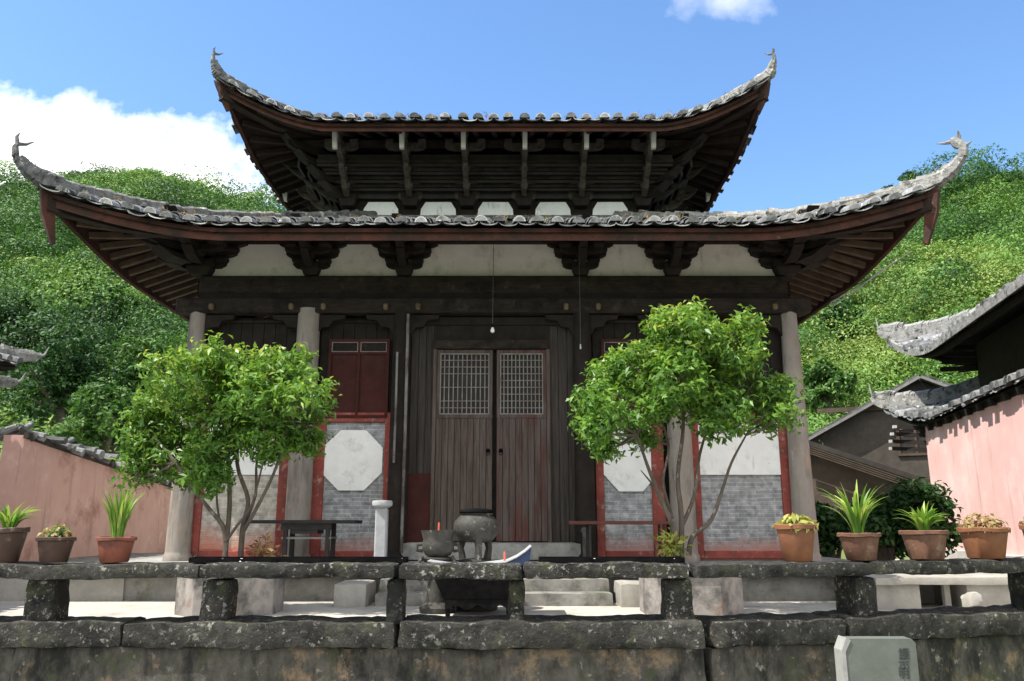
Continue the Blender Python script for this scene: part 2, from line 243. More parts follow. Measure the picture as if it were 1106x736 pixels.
# ------------------------------------------------------------------ mesh helpers
class MB:
    def __init__(s): s.v = []; s.f = []; s.r = []; s.c = []
    def add(s, vs, fs, r=.5, c=0.0):
        o = len(s.v); s.v += [tuple(x) for x in vs]
        for f in fs: s.f.append(tuple(o+i for i in f))
        if isinstance(c, (list, tuple)): s.c += list(c)
        else: s.c += [c]*len(fs)
        s.r += [r]*len(fs)
        return s
    def box(s, c, d, rz=0.0, ch=0.0, rot=None):
        """box with centre c, full size d, optional chamfer"""
        x, y, z = d[0]/2, d[1]/2, d[2]/2
        ch = min(ch, x*.45, y*.45, z*.45)
        if ch <= 0:
            vs = [(-x, -y, -z), (x, -y, -z), (x, y, -z), (-x, y, -z), (-x, -y, z), (x, -y, z), (x, y, z), (-x, y, z)]
            fs = [(3, 2, 1, 0), (4, 5, 6, 7), (0, 1, 5, 4), (1, 2, 6, 5), (2, 3, 7, 6), (3, 0, 4, 7)]
        else:
            bm = bmesh.new(); bmesh.ops.create_cube(bm, size=1)
            for v in bm.verts: v.co = Vector((v.co.x*2*x, v.co.y*2*y, v.co.z*2*z))
            bmesh.ops.bevel(bm, geom=list(bm.edges), offset=ch, segments=1, affect='EDGES')
            bm.verts.index_update(); vs = [v.co.copy() for v in bm.verts]; fs = [[v.index for v in f.verts] for f in bm.faces]; bm.free()
        M = rot if rot is not None else Matrix.Rotation(rz, 3, 'Z')
        C = Vector(c)
        return s.add([M @ Vector(v)+C for v in vs], fs)
    def bb(s, x0, x1, y0, y1, z0, z1, ch=0.0):
        return s.box(((x0+x1)/2, (y0+y1)/2, (z0+z1)/2), (abs(x1-x0), abs(y1-y0), abs(z1-z0)), ch=ch)
    def prism(s, poly, axis, a, b):
        """extrude a 2D polygon along axis ('x','y','z') from a to b"""
        def mk(p, t): return {'x': (t, p[0], p[1]), 'y': (p[0], t, p[1]), 'z': (p[0], p[1], t)}[axis]
        n = len(poly); vs = [mk(p, a) for p in poly]+[mk(p, b) for p in poly]
        fs = [tuple(range(n)), tuple(range(2*n-1, n-1, -1))]+[(i, n+i, n+(i+1) % n, (i+1) % n) for i in range(n)]
        return s.add(vs, fs)
    def tube(s, pts, rad, seg=8, cap=True, phase=0.0):
        pts = [Vector(p) for p in pts]; n = len(pts)
        if not isinstance(rad, (list, tuple)): rad = [rad]*n
        vs = []; fs = []; ref = None
        for i, p in enumerate(pts):
            t = (pts[min(i+1, n-1)]-pts[max(i-1, 0)]).normalized()
            if ref is None:
                ref = t.cross(Vector((0, 0, 1)));
                if ref.length < .05: ref = Vector((1, 0, 0))
            ref = (ref-t*ref.dot(t)).normalized(); b = t.cross(ref)
            for k in range(seg):
                a = 2*pi*k/seg+phase; vs.append(p+(ref*cos(a)+b*sin(a))*rad[i])
        for i in range(n-1):
            for k in range(seg):
                fs.append((i*seg+k, i*seg+(k+1) % seg, (i+1)*seg+(k+1) % seg, (i+1)*seg+k))
        if cap: fs.append(tuple(range(seg))[::-1]); fs.append(tuple((n-1)*seg+k for k in range(seg)))
        return s.add(vs, fs)
    def sweep(s, pts, ws, hs, side=None):
        """rectangular section swept along pts, kept upright (z)"""
        pts = [Vector(p) for p in pts]; n = len(pts); vs = []; fs = []
        if not isinstance(ws, (list, tuple)): ws = [ws]*n
        if not isinstance(hs, (list, tuple)): hs = [hs]*n
        for i, p in enumerate(pts):
            t = (pts[min(i+1, n-1)]-pts[max(i-1, 0)]).normalized()
            b = Vector(side) if side else t.cross(Vector((0, 0, 1)))
            if b.length < .05: b = Vector((1, 0, 0))
            b.normalize(); u = b.cross(t)
            if side is None and u.z < 0: u = -u
            for sx_, sz_ in ((-1, -1), (1, -1), (1, 1), (-1, 1)): vs.append(p+b*sx_*ws[i]/2+u*sz_*hs[i]/2)
        for i in range(n-1):
            for k in range(4): fs.append((i*4+k, i*4+(k+1) % 4, (i+1)*4+(k+1) % 4, (i+1)*4+k))
        fs += [(3, 2, 1, 0), tuple((n-1)*4+k for k in range(4))]
        return s.add(vs, fs)
    def lathe(s, c, prof, seg=24, sq=0.0, phase=0.0, capb=True, capt=True):
        c = Vector(c); vs = []; fs = []; n = len(prof)
        for r, z in prof:
            for k in range(seg):
                a = 2*pi*k/seg+phase; vs.append(c+Vector((r*cos(a), r*sin(a), z)))
        for i in range(n-1):
            for k in range(seg): fs.append((i*seg+k, i*seg+(k+1) % seg, (i+1)*seg+(k+1) % seg, (i+1)*seg+k))
        if capb: fs.append(tuple(range(seg))[::-1])
        if capt: fs.append(tuple((n-1)*seg+k for k in range(seg)))
        return s.add(vs, fs)
    def rock(s, c, d, rough=.02, res=.08, seed=0, rz=0.0, rnd=.03, taper=1.0):
        """rough hewn block"""
        n = [max(2, min(40, int(round(k/res)))) for k in d]; idx = {}; vs = []; M = Matrix.Rotation(rz, 3, 'Z'); C = Vector(c)
        def vert(i, j, k):
            key = (i, j, k)
            if key in idx: return idx[key]
            p = Vector(((i/n[0]-.5)*d[0], (j/n[1]-.5)*d[1], (k/n[2]-.5)*d[2]))
            b = [(i in (0, n[0])), (j in (0, n[1])), (k in (0, n[2]))]
            if sum(b) >= 2:
                for ax in range(3):
                    if b[ax]: p[ax] -= math.copysign(min(rnd, d[ax]*.3), p[ax])*(.5 if sum(b) == 2 else .7)
            f = 1+(taper-1)*(k/n[2]); p.x *= f; p.y *= f
            q = p*3.1+Vector((seed*3.3, seed*1.7, seed*.9)); q2 = q*3.5
            p += noise.noise_vector(q)*rough+noise.noise_vector(q2)*rough*.6
            idx[key] = len(vs); vs.append(M @ p+C); return idx[key]
        fs = []
        for a in range(n[0]):
            for b in range(n[1]):
                fs.append((vert(a, b, 0), vert(a, b+1, 0), vert(a+1, b+1, 0), vert(a+1, b, 0)))
                fs.append((vert(a, b, n[2]), vert(a+1, b, n[2]), vert(a+1, b+1, n[2]), vert(a, b+1, n[2])))
        for a in range(n[0]):
            for b in range(n[2]):
                fs.append((vert(a, 0, b), vert(a+1, 0, b), vert(a+1, 0, b+1), vert(a, 0, b+1)))
                fs.append((vert(a, n[1], b), vert(a, n[1], b+1), vert(a+1, n[1], b+1), vert(a+1, n[1], b)))
        for a in range(n[1]):
            for b in range(n[2]):
                fs.append((vert(0, a, b), vert(0, a, b+1), vert(0, a+1, b+1), vert(0, a+1, b)))
                fs.append((vert(n[0], a, b), vert(n[0], a+1, b), vert(n[0], a+1, b+1), vert(n[0], a, b+1)))
        return s.add(vs, fs)
    def build(s, name, m, parent=None, smooth=30, local=False, **tags):
        me = bpy.data.meshes.new(name)
        off = Vector((0, 0, 0))
        if parent is not None and not local: off = world_loc(parent)
        me.from_pydata([tuple(Vector(v)-off) for v in s.v], [], s.f)
        if any(x != .5 for x in s.r) or any(s.c):
            a = me.attributes.new('rnd', 'FLOAT', 'FACE'); a.data.foreach_set('value', np.array(s.r, dtype=np.float32))
            a = me.attributes.new('cap', 'FLOAT', 'FACE'); a.data.foreach_set('value', np.array(s.c, dtype=np.float32))
        me.materials.append(m)
        if smooth:
            me.polygons.foreach_set('use_smooth', [True]*len(me.polygons)); me.set_sharp_from_angle(angle=R(smooth))
        me.validate(); me.update()
        o = bpy.data.objects.new(name, me); COL.objects.link(o)
        if parent is not None: o.parent = parent
        for k, v in tags.items(): o[k] = v
        return o
def world_loc(o):
    v = Vector((0, 0, 0))
    while o is not None: v += o.location; o = o.parent
    return v
def tag(o, label=None, cat=None, group=None, kind=None):
    if label: o['label'] = label
    if cat: o['category'] = cat
    if group: o['group'] = group
    if kind: o['kind'] = kind
    return o
def thing(name, label, cat, loc=(0, 0, 0), group=None, rz=0.0):
    o = bpy.data.objects.new(name, None); COL.objects.link(o); o.location = loc; o.rotation_euler = (0, 0, rz); o.empty_display_size = .3
    return tag(o, label, cat, group)
def copy_part(o, parent, loc):
    c = o.copy(); COL.objects.link(c); c.parent = parent; c.location = loc
    for ch in list(o.children):
        d = ch.copy(); COL.objects.link(d); d.parent = c
    return c

def leaves(name, pts, nrm, L, Wd, m, parent=None, rnd=None, seed=0, droop=.15, fold=.12, kind=None, updir=None):
    rg = np.random.default_rng(seed); n = len(pts)
    nrm = nrm/np.maximum(np.linalg.norm(nrm, axis=1, keepdims=True), 1e-6)
    t = rg.normal(size=(n, 3)) if updir is None else updir+rg.normal(size=(n, 3))*.35
    t -= nrm*(t*nrm).sum(1, keepdims=True); t /= np.maximum(np.linalg.norm(t, axis=1, keepdims=True), 1e-6)
    b = np.cross(nrm, t); L = np.broadcast_to(L, n)[:, None]; Wd = np.broadcast_to(Wd, n)[:, None]
    V = np.empty((n, 4, 3), np.float32)
    V[:, 0] = pts-t*L*.5; V[:, 1] = pts+b*Wd*.5+nrm*Wd*fold; V[:, 2] = pts+t*L*.5-nrm*L*droop; V[:, 3] = pts-b*Wd*.5+nrm*Wd*fold
    if parent is not None: V -= np.array(world_loc(parent), np.float32)
    me = bpy.data.meshes.new(name); me.vertices.add(n*4); me.vertices.foreach_set('co', V.ravel())
    me.loops.add(n*4); me.loops.foreach_set('vertex_index', np.arange(n*4, dtype=np.int32))
    me.polygons.add(n); me.polygons.foreach_set('loop_start', np.arange(0, n*4, 4, dtype=np.int32))
    a = me.attributes.new('rnd', 'FLOAT', 'FACE')
    a.data.foreach_set('value', (rg.random(n) if rnd is None else rnd).astype(np.float32))
    me.materials.append(m); me.update(calc_edges=True); me.validate()
    o = bpy.data.objects.new(name, me); COL.objects.link(o)
    if parent is not None: o.parent = parent
    if kind: o['kind'] = kind
    return o
def crown_points(blobs, n, rg, twig=.10, tw_n=26, up=.5, squash=.85, shell=.5):
    """leaf positions gathered round twig ends inside a set of blobs (x,y,z,r)"""
    B = np.array(blobs, float); w = B[:, 3]**2; w /= w.sum()
    nt_ = int(n/tw_n)+1
    k = rg.choice(len(B), nt_, p=w); d = rg.normal(size=(nt_, 3)); d /= np.linalg.norm(d, axis=1, keepdims=True)
    rr = B[k, 3]*(shell+(1-shell)*rg.random(nt_)**.6)
    tw = B[k, :3]+d*rr[:, None]*np.array([1, 1, squash]); tone = rg.random(nt_)
    j = np.repeat(np.arange(nt_), tw_n)[:n]
    off = rg.normal(size=(n, 3))*twig*np.array([1, 1, .7])
    pts = tw[j]+off
    nrm = d[j]*.5+np.array([0, 0, up])+rg.normal(size=(n, 3))*.55
    rnd = np.clip(tone[j]*.55+rg.random(n)*.45, 0, 1)
    return pts, nrm, rnd

# ------------------------------------------------------------------ ground
def sheet(name, x0, x1, y0, y1, z, m, nx=1, ny=1, kind='structure', thick=0):
    b = MB()
    if thick: b.bb(x0, x1, y0, y1, z-thick, z)
    else: b.add([(x0, y0, z), (x1, y0, z), (x1, y1, z), (x0, y1, z)], [(0, 1, 2, 3)])
    o = b.build(name, m, smooth=0); o['kind'] = kind; return o
sheet('ground', -900, 900, -900, 900, -.02, MT['hill_soil'])
sheet('road', -40, 40, -14, 6.6, 0, MT['road'])
FLOOR = .62
b = MB()
b.add([(-14, 7.15, FLOOR), (1.5, 7.15, FLOOR), (12, 9.9, FLOOR), (14, 9.9, FLOOR), (14, 26, FLOOR), (-14, 26, FLOOR),
       (-14, 7.15, 0), (1.5, 7.15, 0), (12, 9.9, 0), (14, 9.9, 0), (14, 26, 0), (-14, 26, 0)],
      [(0, 1, 2, 3, 4, 5), (0, 6, 7, 1), (1, 7, 8, 2), (2, 8, 9, 3), (3, 9, 10, 4), (4, 10, 11, 5), (5, 11, 6, 0)])
b.build('courtyard_pavement', MT['pavement'], smooth=0, kind='structure')

# hills
UV = [(-1.6, .40), (-.9, .44), (-.681, .440), (-.497, .445), (-.409, .425), (-.309, .402), (-.1, .34), (.1, .34), (.29, .355), (.42, .375), (.4865, .402), (.55, .432), (.685, .455), (.9, .47), (1.6, .40)]
UX = np.array([a for a, _ in UV]); UY = np.array([b_ for _, b_ in UV])
Y0, YC = 25.0, 105.0
def hill_h(X, Y):
    u = X/Y; s = (Y-Y0)/(YC-Y0)
    v = float(np.interp(u, UX, UY))
    sc = max(0, min(1, s))
    h = EYE+v*YC if s >= 1 else .3+(EYE-.3+v*YC)*(sc**.93)
    if s > 1: h -= (s-1)*14
    h += (noise.noise(Vector((X*.045, Y*.045, 2)))*4.5+noise.noise(Vector((X*.12, Y*.12, 7)))*1.5)*min(1, sc*3)*max(0, min(1, (1.02-s)*4))
    return h
b = MB(); nu, ns = 120, 50
ys = [Y0-1+i*(150/ns) for i in range(ns+1)]
for i in range(ns+1):
    for j in range(nu+1):
        u = -1.6+3.2*j/nu; Yv = ys[i]; b.v.append((u*Yv, Yv, hill_h(u*Yv, Yv) if Yv > Y0 else -.3))
for i in range(ns):
    for j in range(nu):
        k = i*(nu+1)+j; b.f.append((k, k+1, k+nu+2, k+nu+1))
b.r = [.5]*len(b.f); b.c = [0]*len(b.f)
b.build('hills', MT['hill_soil'], smooth=180, kind='structure')

def hill_wood():
    rg = np.random.default_rng(5); PT = []; NR = []; RN = []; LL = []; WW = []
    def put(u, Y, Rr, n, ls, tone, hgt=.8):
        X = u*Y; z = hill_h(X, Y)
        nb = rg.integers(3, 6)
        bl = [(X+rg.normal()*Rr*.45, Y+rg.normal()*Rr*.45, z+Rr*hgt*(.5+.5*rg.random()), Rr*(.5+.3*rg.random())) for _ in range(nb)]
        B = np.array(bl); k = rg.integers(0, nb, n); d = rg.normal(size=(n, 3)); d /= np.linalg.norm(d, axis=1, keepdims=True)
        d[:, 2] = np.where(d[:, 2] < -.25, -d[:, 2], d[:, 2]); d[:, 1] = np.where((d[:, 1] > .3) & (rg.random(n) < .7), -d[:, 1], d[:, 1])
        lump = 1+.16*np.sin(d[:, 0]*7+k*2.1)*np.sin(d[:, 2]*8+k)+.10*np.sin(d[:, 1]*11+k)
        p = B[k, :3]+d*(B[k, 3]*lump*(.80+.22*rg.random(n)))[:, None]*np.array([1, 1, .85])
        nr = d*.95+np.array([0, 0, .35])+rg.normal(size=(n, 3))*.38; rn = np.clip((lump-.8)*1.5+rg.random(n)*.28, 0, 1)
        PT.append(p); NR.append(nr); RN.append(np.clip(rn*.36+tone*.70-.04, 0, 1)); LL.append(ls*(.7+.6*rg.random(n))); WW.append(ls*(.35+.3*rg.random(n)))
    cnt = 0
    for k in range(11500):
        Y = Y0+4+(YC+3-Y0-4)*rg.random()**.62
        u = rg.uniform(-.82, .82)
        if (-.27 < u < .27 or abs(u) > .74) and rg.random() > .12: continue
        if Y > 48 and noise.noise(Vector((u*Y*.05+3, Y*.05, 11))) > .16 and rg.random() < .8: continue
        tn = .54+1.6*noise.noise(Vector((u*Y*.06+9, Y*.06, 4)))+rg.normal()*.2
        frac = (Y-Y0)/(YC-Y0)
        if u < 0 and frac < .45: tn -= .22
        if u > 0: tn += .07
        if Y > YC-5: continue
        Rr = (.75+1.05*rg.random())*(.85 if frac > .6 else 1.0)
        if rg.random() < .12: Rr *= 1.5; tn -= .2
        put(u, Y, Rr, 210 if frac < .5 else 165, .11+.0019*Y, tn)
    for k in range(520):                      # taller single crowns standing out of the scrub
        Y = Y0+6+(YC-6-Y0)*rg.random()**.8; u = rg.uniform(-.8, .8)
        if -.24 < u < .24: continue
        Rr = rg.uniform(1.6, 3.4)
        if Y > YC-26: continue
        put(u, Y, Rr, 750, .12+.0021*Y, rg.choice([.0, .06, .14, .28, .8]), 1.25)
    # low cover on the slope between the crowns
    n = 170000
    Y = Y0+2+(YC-Y0)*rg.random(n)**.7; u = rg.uniform(-.85, .85, n)
    keep = (np.abs(u) > .22); Y = Y[keep]; u = u[keep]
    Z = np.array([hill_h(a*c, c) for a, c in zip(u, Y)])
    p = np.stack([u*Y, Y, Z+.25*rg.random(len(Y))], 1)
    PT.append(p); NR.append(np.array([0, -.4, 1.])+rg.normal(size=p.shape)*.3); RN.append(np.clip(.70+rg.normal(size=len(Y))*.12, 0, 1)); LL.append(np.full(len(Y), .46)); WW.append(np.full(len(Y), .24))
    leaves('hillside_woodland', np.concatenate(PT), np.concatenate(NR), np.concatenate(LL), np.concatenate(WW), LM['hill'], rnd=np.concatenate(RN), seed=3, kind='stuff')
hill_wood()
bpy.data.objects['hillside_woodland']['label'] = 'green shrubs and trees covering the hillside behind the temple'

def tree(name, label, cat, base, blobs, n, leaf, lm, seed, trunk_r=.16, group=None, twig=None, stems=None):
    rg = np.random.default_rng(seed); base = Vector(base)
    t = thing(name, label, cat, base, group)
    b = MB(); zc = min(q[2] for q in blobs); top = Vector((sum(q[0] for q in blobs)/len(blobs), sum(q[1] for q in blobs)/len(blobs), zc))
    mid = (base+top)/2+Vector((.2, 0, 0))*trunk_r*3
    b.tube([base-Vector((0, 0, .3)), mid, top], [trunk_r*1.3, trunk_r, trunk_r*.8], 8)
    for q in blobs:
        e = Vector(q[:3]); b.tube([mid.lerp(top, .5), mid.lerp(e, .6)+Vector((0, 0, .1)), e], [trunk_r*.6, trunk_r*.4, trunk_r*.15], 6)
    b.build('trunk', MT['bark'], t)
    mr = sum(q[3] for q in blobs)/len(blobs)
    p, nr, rn = crown_points(blobs, n, rg, twig=twig or mr*.16, tw_n=22, shell=.55)
    leaves('crown', p, nr, leaf*(.7+.6*rg.random(n)), leaf*(.32+.25*rg.random(n)), lm, t, rnd=rn, seed=seed)
    return t
def hill_tree(px, py, Y, rpx, label, lm, seed, n=3500, lf=None, name='hillside_tree', tall=1.0, group='trees at the foot of the hill'):
    c = P(px, py, Y); r = rpx*Y/F
    rg = random.Random(seed)
    g = max(.3, hill_h(c.x, Y)) if Y > Y0 else .6
    bl = [(c.x+rg.uniform(-.55, .55)*r, Y+rg.uniform(-.5, .5)*r, c.z+rg.uniform(-.55, .55)*r*tall, r*rg.uniform(.38, .62)) for _ in range(9)]
    z0 = min(g, c.z-r*1.1)
    return tree(name, label, 'tree', (c.x, Y, z0), bl, n, lf or .10+.0045*Y, lm, seed, trunk_r=.12+r*.05, group=group)
hill_tree(70, 405, 30, 58, 'dark evergreen tree behind the pink wall, beneath the grey tiled corner roof', LM['dark'], 11, 5200)
hill_tree(22, 350, 36, 52, 'dark green tree at the far left edge above the small tiled roof', LM['dark'], 12, 4000)
hill_tree(118, 455, 27, 50, 'round mid green bush right over the ragged tiles of the left wall', LM['mid'], 13, 4200)
hill_tree(168, 400, 32, 42, 'lighter green tree just left of the temple between hill and courtyard tree', LM['mid'], 14, 3600)
hill_tree(100, 345, 40, 42, 'tall dark tree in the gully left of the temple eave', LM['dark'], 15, 3600)
hill_tree(60, 275, 62, 34, 'bright green tree on the slope under the left eave tip', LM['mid'], 16, 3000)
hill_tree(185, 470, 25, 36, 'low green bush showing between left wall and left courtyard tree', LM['mid'], 17, 3000)
hill_tree(912, 352, 44, 34, 'dark column of trees right of the temple under the eave cables', LM['dark'], 18, 3800, tall=1.3)
hill_tree(955, 318, 52, 32, 'dark round tree on the right slope left of the upper pavilion eave', LM['dark'], 19, 3400)
hill_tree(895, 415, 34, 30, 'pale green tree beside the right temple column above the farmhouse', LM['mid'], 20, 3200)
hill_tree(1000, 250, 70, 26, 'mid green tree high on the right slope below the eave finial', LM['mid'], 21, 2600)
hill_tree(983, 197, 104, 14, 'small dark tree standing on the right crest beside the eave finial', LM['dark'], 22, 1800, .34, group='trees on the crest')
hill_tree(956, 206, 104, 9, 'tiny dark bush on the right crest left of the crest tree', LM['dark'], 23, 1000, .34, group='trees on the crest')

# feathery bamboo on the left slope
def bamboo(px, py, Y, seed, label, lean):
    rg = np.random.default_rng(seed); top = P(px, py, Y); g = hill_h(top.x, Y)
    t = thing('bamboo_clump', label, 'bamboo', (top.x, Y, g), 'bamboo clumps on the left slope')
    b = MB(); PT = []; UP = []
    for k in range(11):
        bx = top.x+rg.normal()*.35; by = Y+rg.normal()*.35; a = lean+rg.normal()*.9
        tip = Vector((top.x+a*2.2, by+rg.normal()*.6, top.z-abs(a)*.7+rg.normal()*.4))
        pts = [Vector((bx, by, g-.3)), Vector((bx*.7+tip.x*.3, by, g+(tip.z-g)*.7)), Vector((bx*.35+tip.x*.65, tip.y, tip.z+.1)), tip+Vector((a*.3, 0, -.5))]
        b.tube(pts, [.05, .045, .03, .012], 5)
        for j in range(150):
            s = rg.random(); q = pts[1].lerp(pts[2], s*2) if s < .5 else pts[2].lerp(pts[3], s*2-1)
            PT.append(np.array(q)+rg.normal(size=3)*.28); UP.append((np.sign(a+.01)*.6, 0, -.6))
    b.build('cane', MT['bark'], t)
    PT = np.array(PT); leaves('foliage', PT, rg.normal(size=PT.shape)*.5+np.array([0, -.3, .9]), .62, .13, LM['mid'], t, seed=seed, updir=np.array(UP))
bamboo(120, 318, 46, 1, 'feathery bamboo drooping left of the temple eave', .5)
bamboo(152, 340, 43, 2, 'feathery bamboo nearest the left underside of the eave', .3)
bamboo(85, 312, 50, 3, 'feathery bamboo leaning left on the dark slope', -.5)

# ------------------------------------------------------------------ roofs
class Roof:
    def __init__(s, cx, cy, hx, hy, zE, D, H, L, w, q, lin=.9, e=2.2):
        s.__dict__.update(cx=cx, cy=cy, hx=hx, hy=hy, zE=zE, D=D, H=H, L=L, w=w, q=q, lin=lin, e=e)
    def at(s, x, y, dz=0.0):
        dx = s.hx-abs(x); dy = s.hy-abs(y); d = min(dx, dy); al = max(dx, dy)
        t = d/s.D; k = max(0.0, 1-max(al, 0)/s.w); dec = max(0.0, 1-max(t, 0))
        z = s.zE+s.H*(s.lin*t+(1-s.lin)*t*abs(t))+s.L*k**s.e*dec**1.1
        p = s.q*k*k*dec
        return Vector((s.cx+x+math.copysign(p, x), s.cy+y+math.copysign(p, y), z+dz))
    def side(s, sd, a, d):
        return {'F': (a, -(s.hy-d)), 'B': (a, s.hy-d), 'L': (-(s.hx-d), a), 'R': (s.hx-d, a)}[sd]
    def half(s, sd): return s.hx if sd in 'FB' else s.hy
    def tiles(s, pitch=.28, course=.24, seed=1, sides='FBLR', r=.085):
        rg = random.Random(seed); b = MB(); NS = 5
        for sd in sides:
            hf = s.half(sd); n = int(2*hf/pitch); p0 = 2*hf/n
            for j in range(n+1):
                a = -hf+p0*j
                for barrel in (1, 0):
                    ac = a if barrel else a+p0/2
                    if abs(ac) > hf-.03: continue
                    dm = min(s.D, hf-abs(ac)+.02); d0 = -.09 if barrel else -.05
                    nk = max(1, int((dm-d0)/course)); jx = rg.uniform(-.012, .012)
                    for k in range(nk):
                        if rg.random() < .012 and k > 1: continue
                        da = d0+k*course+(rg.uniform(-.06, .03) if k == 0 else 0); db = min(d0+(k+1)*course+.05, dm+.05)
                        ja = jx+rg.uniform(-.02, .02); jz = rg.uniform(-.010, .022); rn = rg.random()
                        vs = []
                        for (dd, sc, lift) in ((da, 1.1, .028), (db, .95, .0)):
                            for th in (0, .014) if dd == da else (0,):
                                for q in range(NS+1):
                                    ph = pi*q/NS
                                    if barrel: ox = (r-th)*sc*cos(ph); oz = (r*1.0-th)*sc*sin(ph)+lift+.02
                                    else: ox = p0*.46*cos(ph)*(1); oz = -.045*sin(ph)+lift+.02-th*1.2
                                    x, y = s.side(sd, ac+ox+ja, dd)
                                    vs.append(s.at(x, y, oz+jz))
                        m = NS+1; fs = []; cc = []
                        for q in range(NS):
                            fs.append((q, q+1, 2*m+q+1, 2*m+q)); cc.append(0.0)
                            fs.append((q, m+q, m+q+1, q+1)); cc.append(1.0 if k == 0 else .25)
                        if k == 0 and barrel:            # lime plugged end, set back a little
                            fs.append(tuple(m+q for q in range(NS+1))); cc.append(-.0)
                        b.add(vs, fs, rn, cc)
        return b
    def under(s, dz=-.12, dmax=None, sides='FBLR', ns=44):
        b = MB(); dmax = dmax or s.D
        for sd in sides:
            hf = s.half(sd); nd = 6
            vs = []; 
            for i in range(nd+1):
                for j in range(ns+1):
                    d = dmax*i/nd; a = (-1+2*j/ns)*max(hf-d, .01)
                    x, y = s.side(sd, a, d); vs.append(s.at(x, y, dz))
            fs = [(i*(ns+1)+j, i*(ns+1)+j+1, (i+1)*(ns+1)+j+1, (i+1)*(ns+1)+j) for i in range(nd) for j in range(ns)]
            b.add(vs, fs)
        return b
    def fascia(s, sd, z0, z1, inset=.05, th=.05, ns=60):
        b = MB(); hf = s.half(sd); vs = []
        for j in range(ns+1):
            a = (-1+2*j/ns)*(hf-inset)
            for d, z in ((inset, z0), (inset, z1), (inset+th, z1), (inset+th, z0)):
                x, y = s.side(sd, a*(hf-d)/(hf-inset), d); vs.append(s.at(x, y, z))
        fs = [(j*4+k, j*4+(k+1) % 4, (j+1)*4+(k+1) % 4, (j+1)*4+k) for j in range(ns) for k in range(4)]
        fs += [(3, 2, 1, 0), tuple(ns*4+k for k in range(4))]
        return b.add(vs, fs)
    def hip_pts(s, sx_, sy_, n=14, dz=.1, d1=None):
        d1 = d1 or s.D
        return [s.at(sx_*(s.hx-d), sy_*(s.hy-d), dz) for d in [d1*(1-i/n) for i in range(n+1)]]
    def hip(s, sx_, sy_, wd, ht, out_, up_, dz=.12, n=14, tn=7, rough=1.0):
        """hip ridge sweeping up into the corner tip; returns builder and the tip point/direction"""
        pts = s.hip_pts(sx_, sy_, n, dz); ws = [wd]*len(pts); hs = [ht]*len(pts)
        dg = Vector((sx_, sy_, 0)).normalized(); p0 = pts[-1]
        for i in range(1, tn+1):
            t = i/tn; pts.append(p0+dg*out_*(1-(1-t)**1.7)+Vector((0, 0, up_*t**1.35)))
            ws.append(wd*(1-.62*t)); hs.append(ht*(1-.66*t))
        rj = random.Random(int(s.hx*100)+int(sx_*5+sy_)); b = MB(); fine = []; fw = []; fh = []
        for i in range(len(pts)-1):
            for t in (0, .34, .67):
                k_ = rough if i < n else .35*rough
                fine.append(pts[i].lerp(pts[i+1], t)+Vector((rj.uniform(-.012, .012), rj.uniform(-.012, .012), rj.uniform(-.018, .022)))*k_)
                fw.append((ws[i]+(ws[i+1]-ws[i])*t)*(1+rough*rj.uniform(-.15, .2))); fh.append((hs[i]+(hs[i+1]-hs[i])*t)*(1+rough*rj.uniform(-.22, .3)))
        fine.append(pts[-1]); fw.append(ws[-1]); fh.append(hs[-1])
        b.sweep(fine, fw, fh, side=(-dg.y, dg.x, 0))
        # tile coping on the ridge
        rg = random.Random(int(sx_*3+sy_*7+wd*100))
        for i in range(len(pts)-1):
            for t in (.25, .75):
                q = pts[i].lerp(pts[i+1], t); w_ = ws[i]
                dirv = (pts[i+1]-pts[i]).normalized(); uu = Vector((-dg.y, dg.x, 0)).cross(dirv)
                if uu.z < 0: uu = -uu
                if i < len(pts)-4:
                    b.tube([q+uu*(hs[i]*.5+rg.uniform(-.01, .025))-dirv*.12+Vector((rg.uniform(-.02, .02), 0, 0)), q+uu*(hs[i]*.5+rg.uniform(-.01, .03))+dirv*.12], [w_*.52*rg.uniform(.8, 1.25), w_*.40], 7)
        return b, pts[-1], (pts[-1]-pts[-2]).normalized(), dg

def finial(tip, dirv, dg, sc, kind):
    b = MB(); up = Vector((0, 0, 1))
    if kind == 'fork':
        a = tip+up*.10*sc-dg*.02*sc
        b.tube([tip-dirv*.08*sc, tip+up*.06*sc, a], [.05*sc, .04*sc, .03*sc], 6)
        b.tube([a, a+up*.10*sc+dg*.02*sc, a+up*.17*sc-dg*.01*sc], [.03*sc, .022*sc, .006*sc], 6)
        b.tube([a, a+up*.03*sc-dg*.10*sc, a+up*.10*sc-dg*.19*sc], [.028*sc, .022*sc, .006*sc], 6)
    else:
        a = tip+up*.12*sc-dg*.06*sc
        b.tube([tip-dirv*.08*sc, tip+up*.05*sc, a, a+up*.08*sc-dg*.06*sc], [.06*sc, .065*sc, .075*sc, .05*sc], 7)
        b.tube([a+up*.05*sc-dg*.05*sc, a+up*.06*sc-dg*.16*sc, a+up*.09*sc-dg*.26*sc], [.035*sc, .02*sc, .004*sc], 6)
        b.tube([a+up*.03*sc, a+up*.10*sc+dg*.03*sc, a+up*.2*sc+dg*.02*sc], [.04*sc, .025*sc, .005*sc], 6)
        b.tube([a-up*.02*sc+dg*.03*sc, a-up*.05*sc+dg*.12*sc, a-up*.02*sc+dg*.17*sc], [.03*sc, .02*sc, .004*sc], 6)
    return b

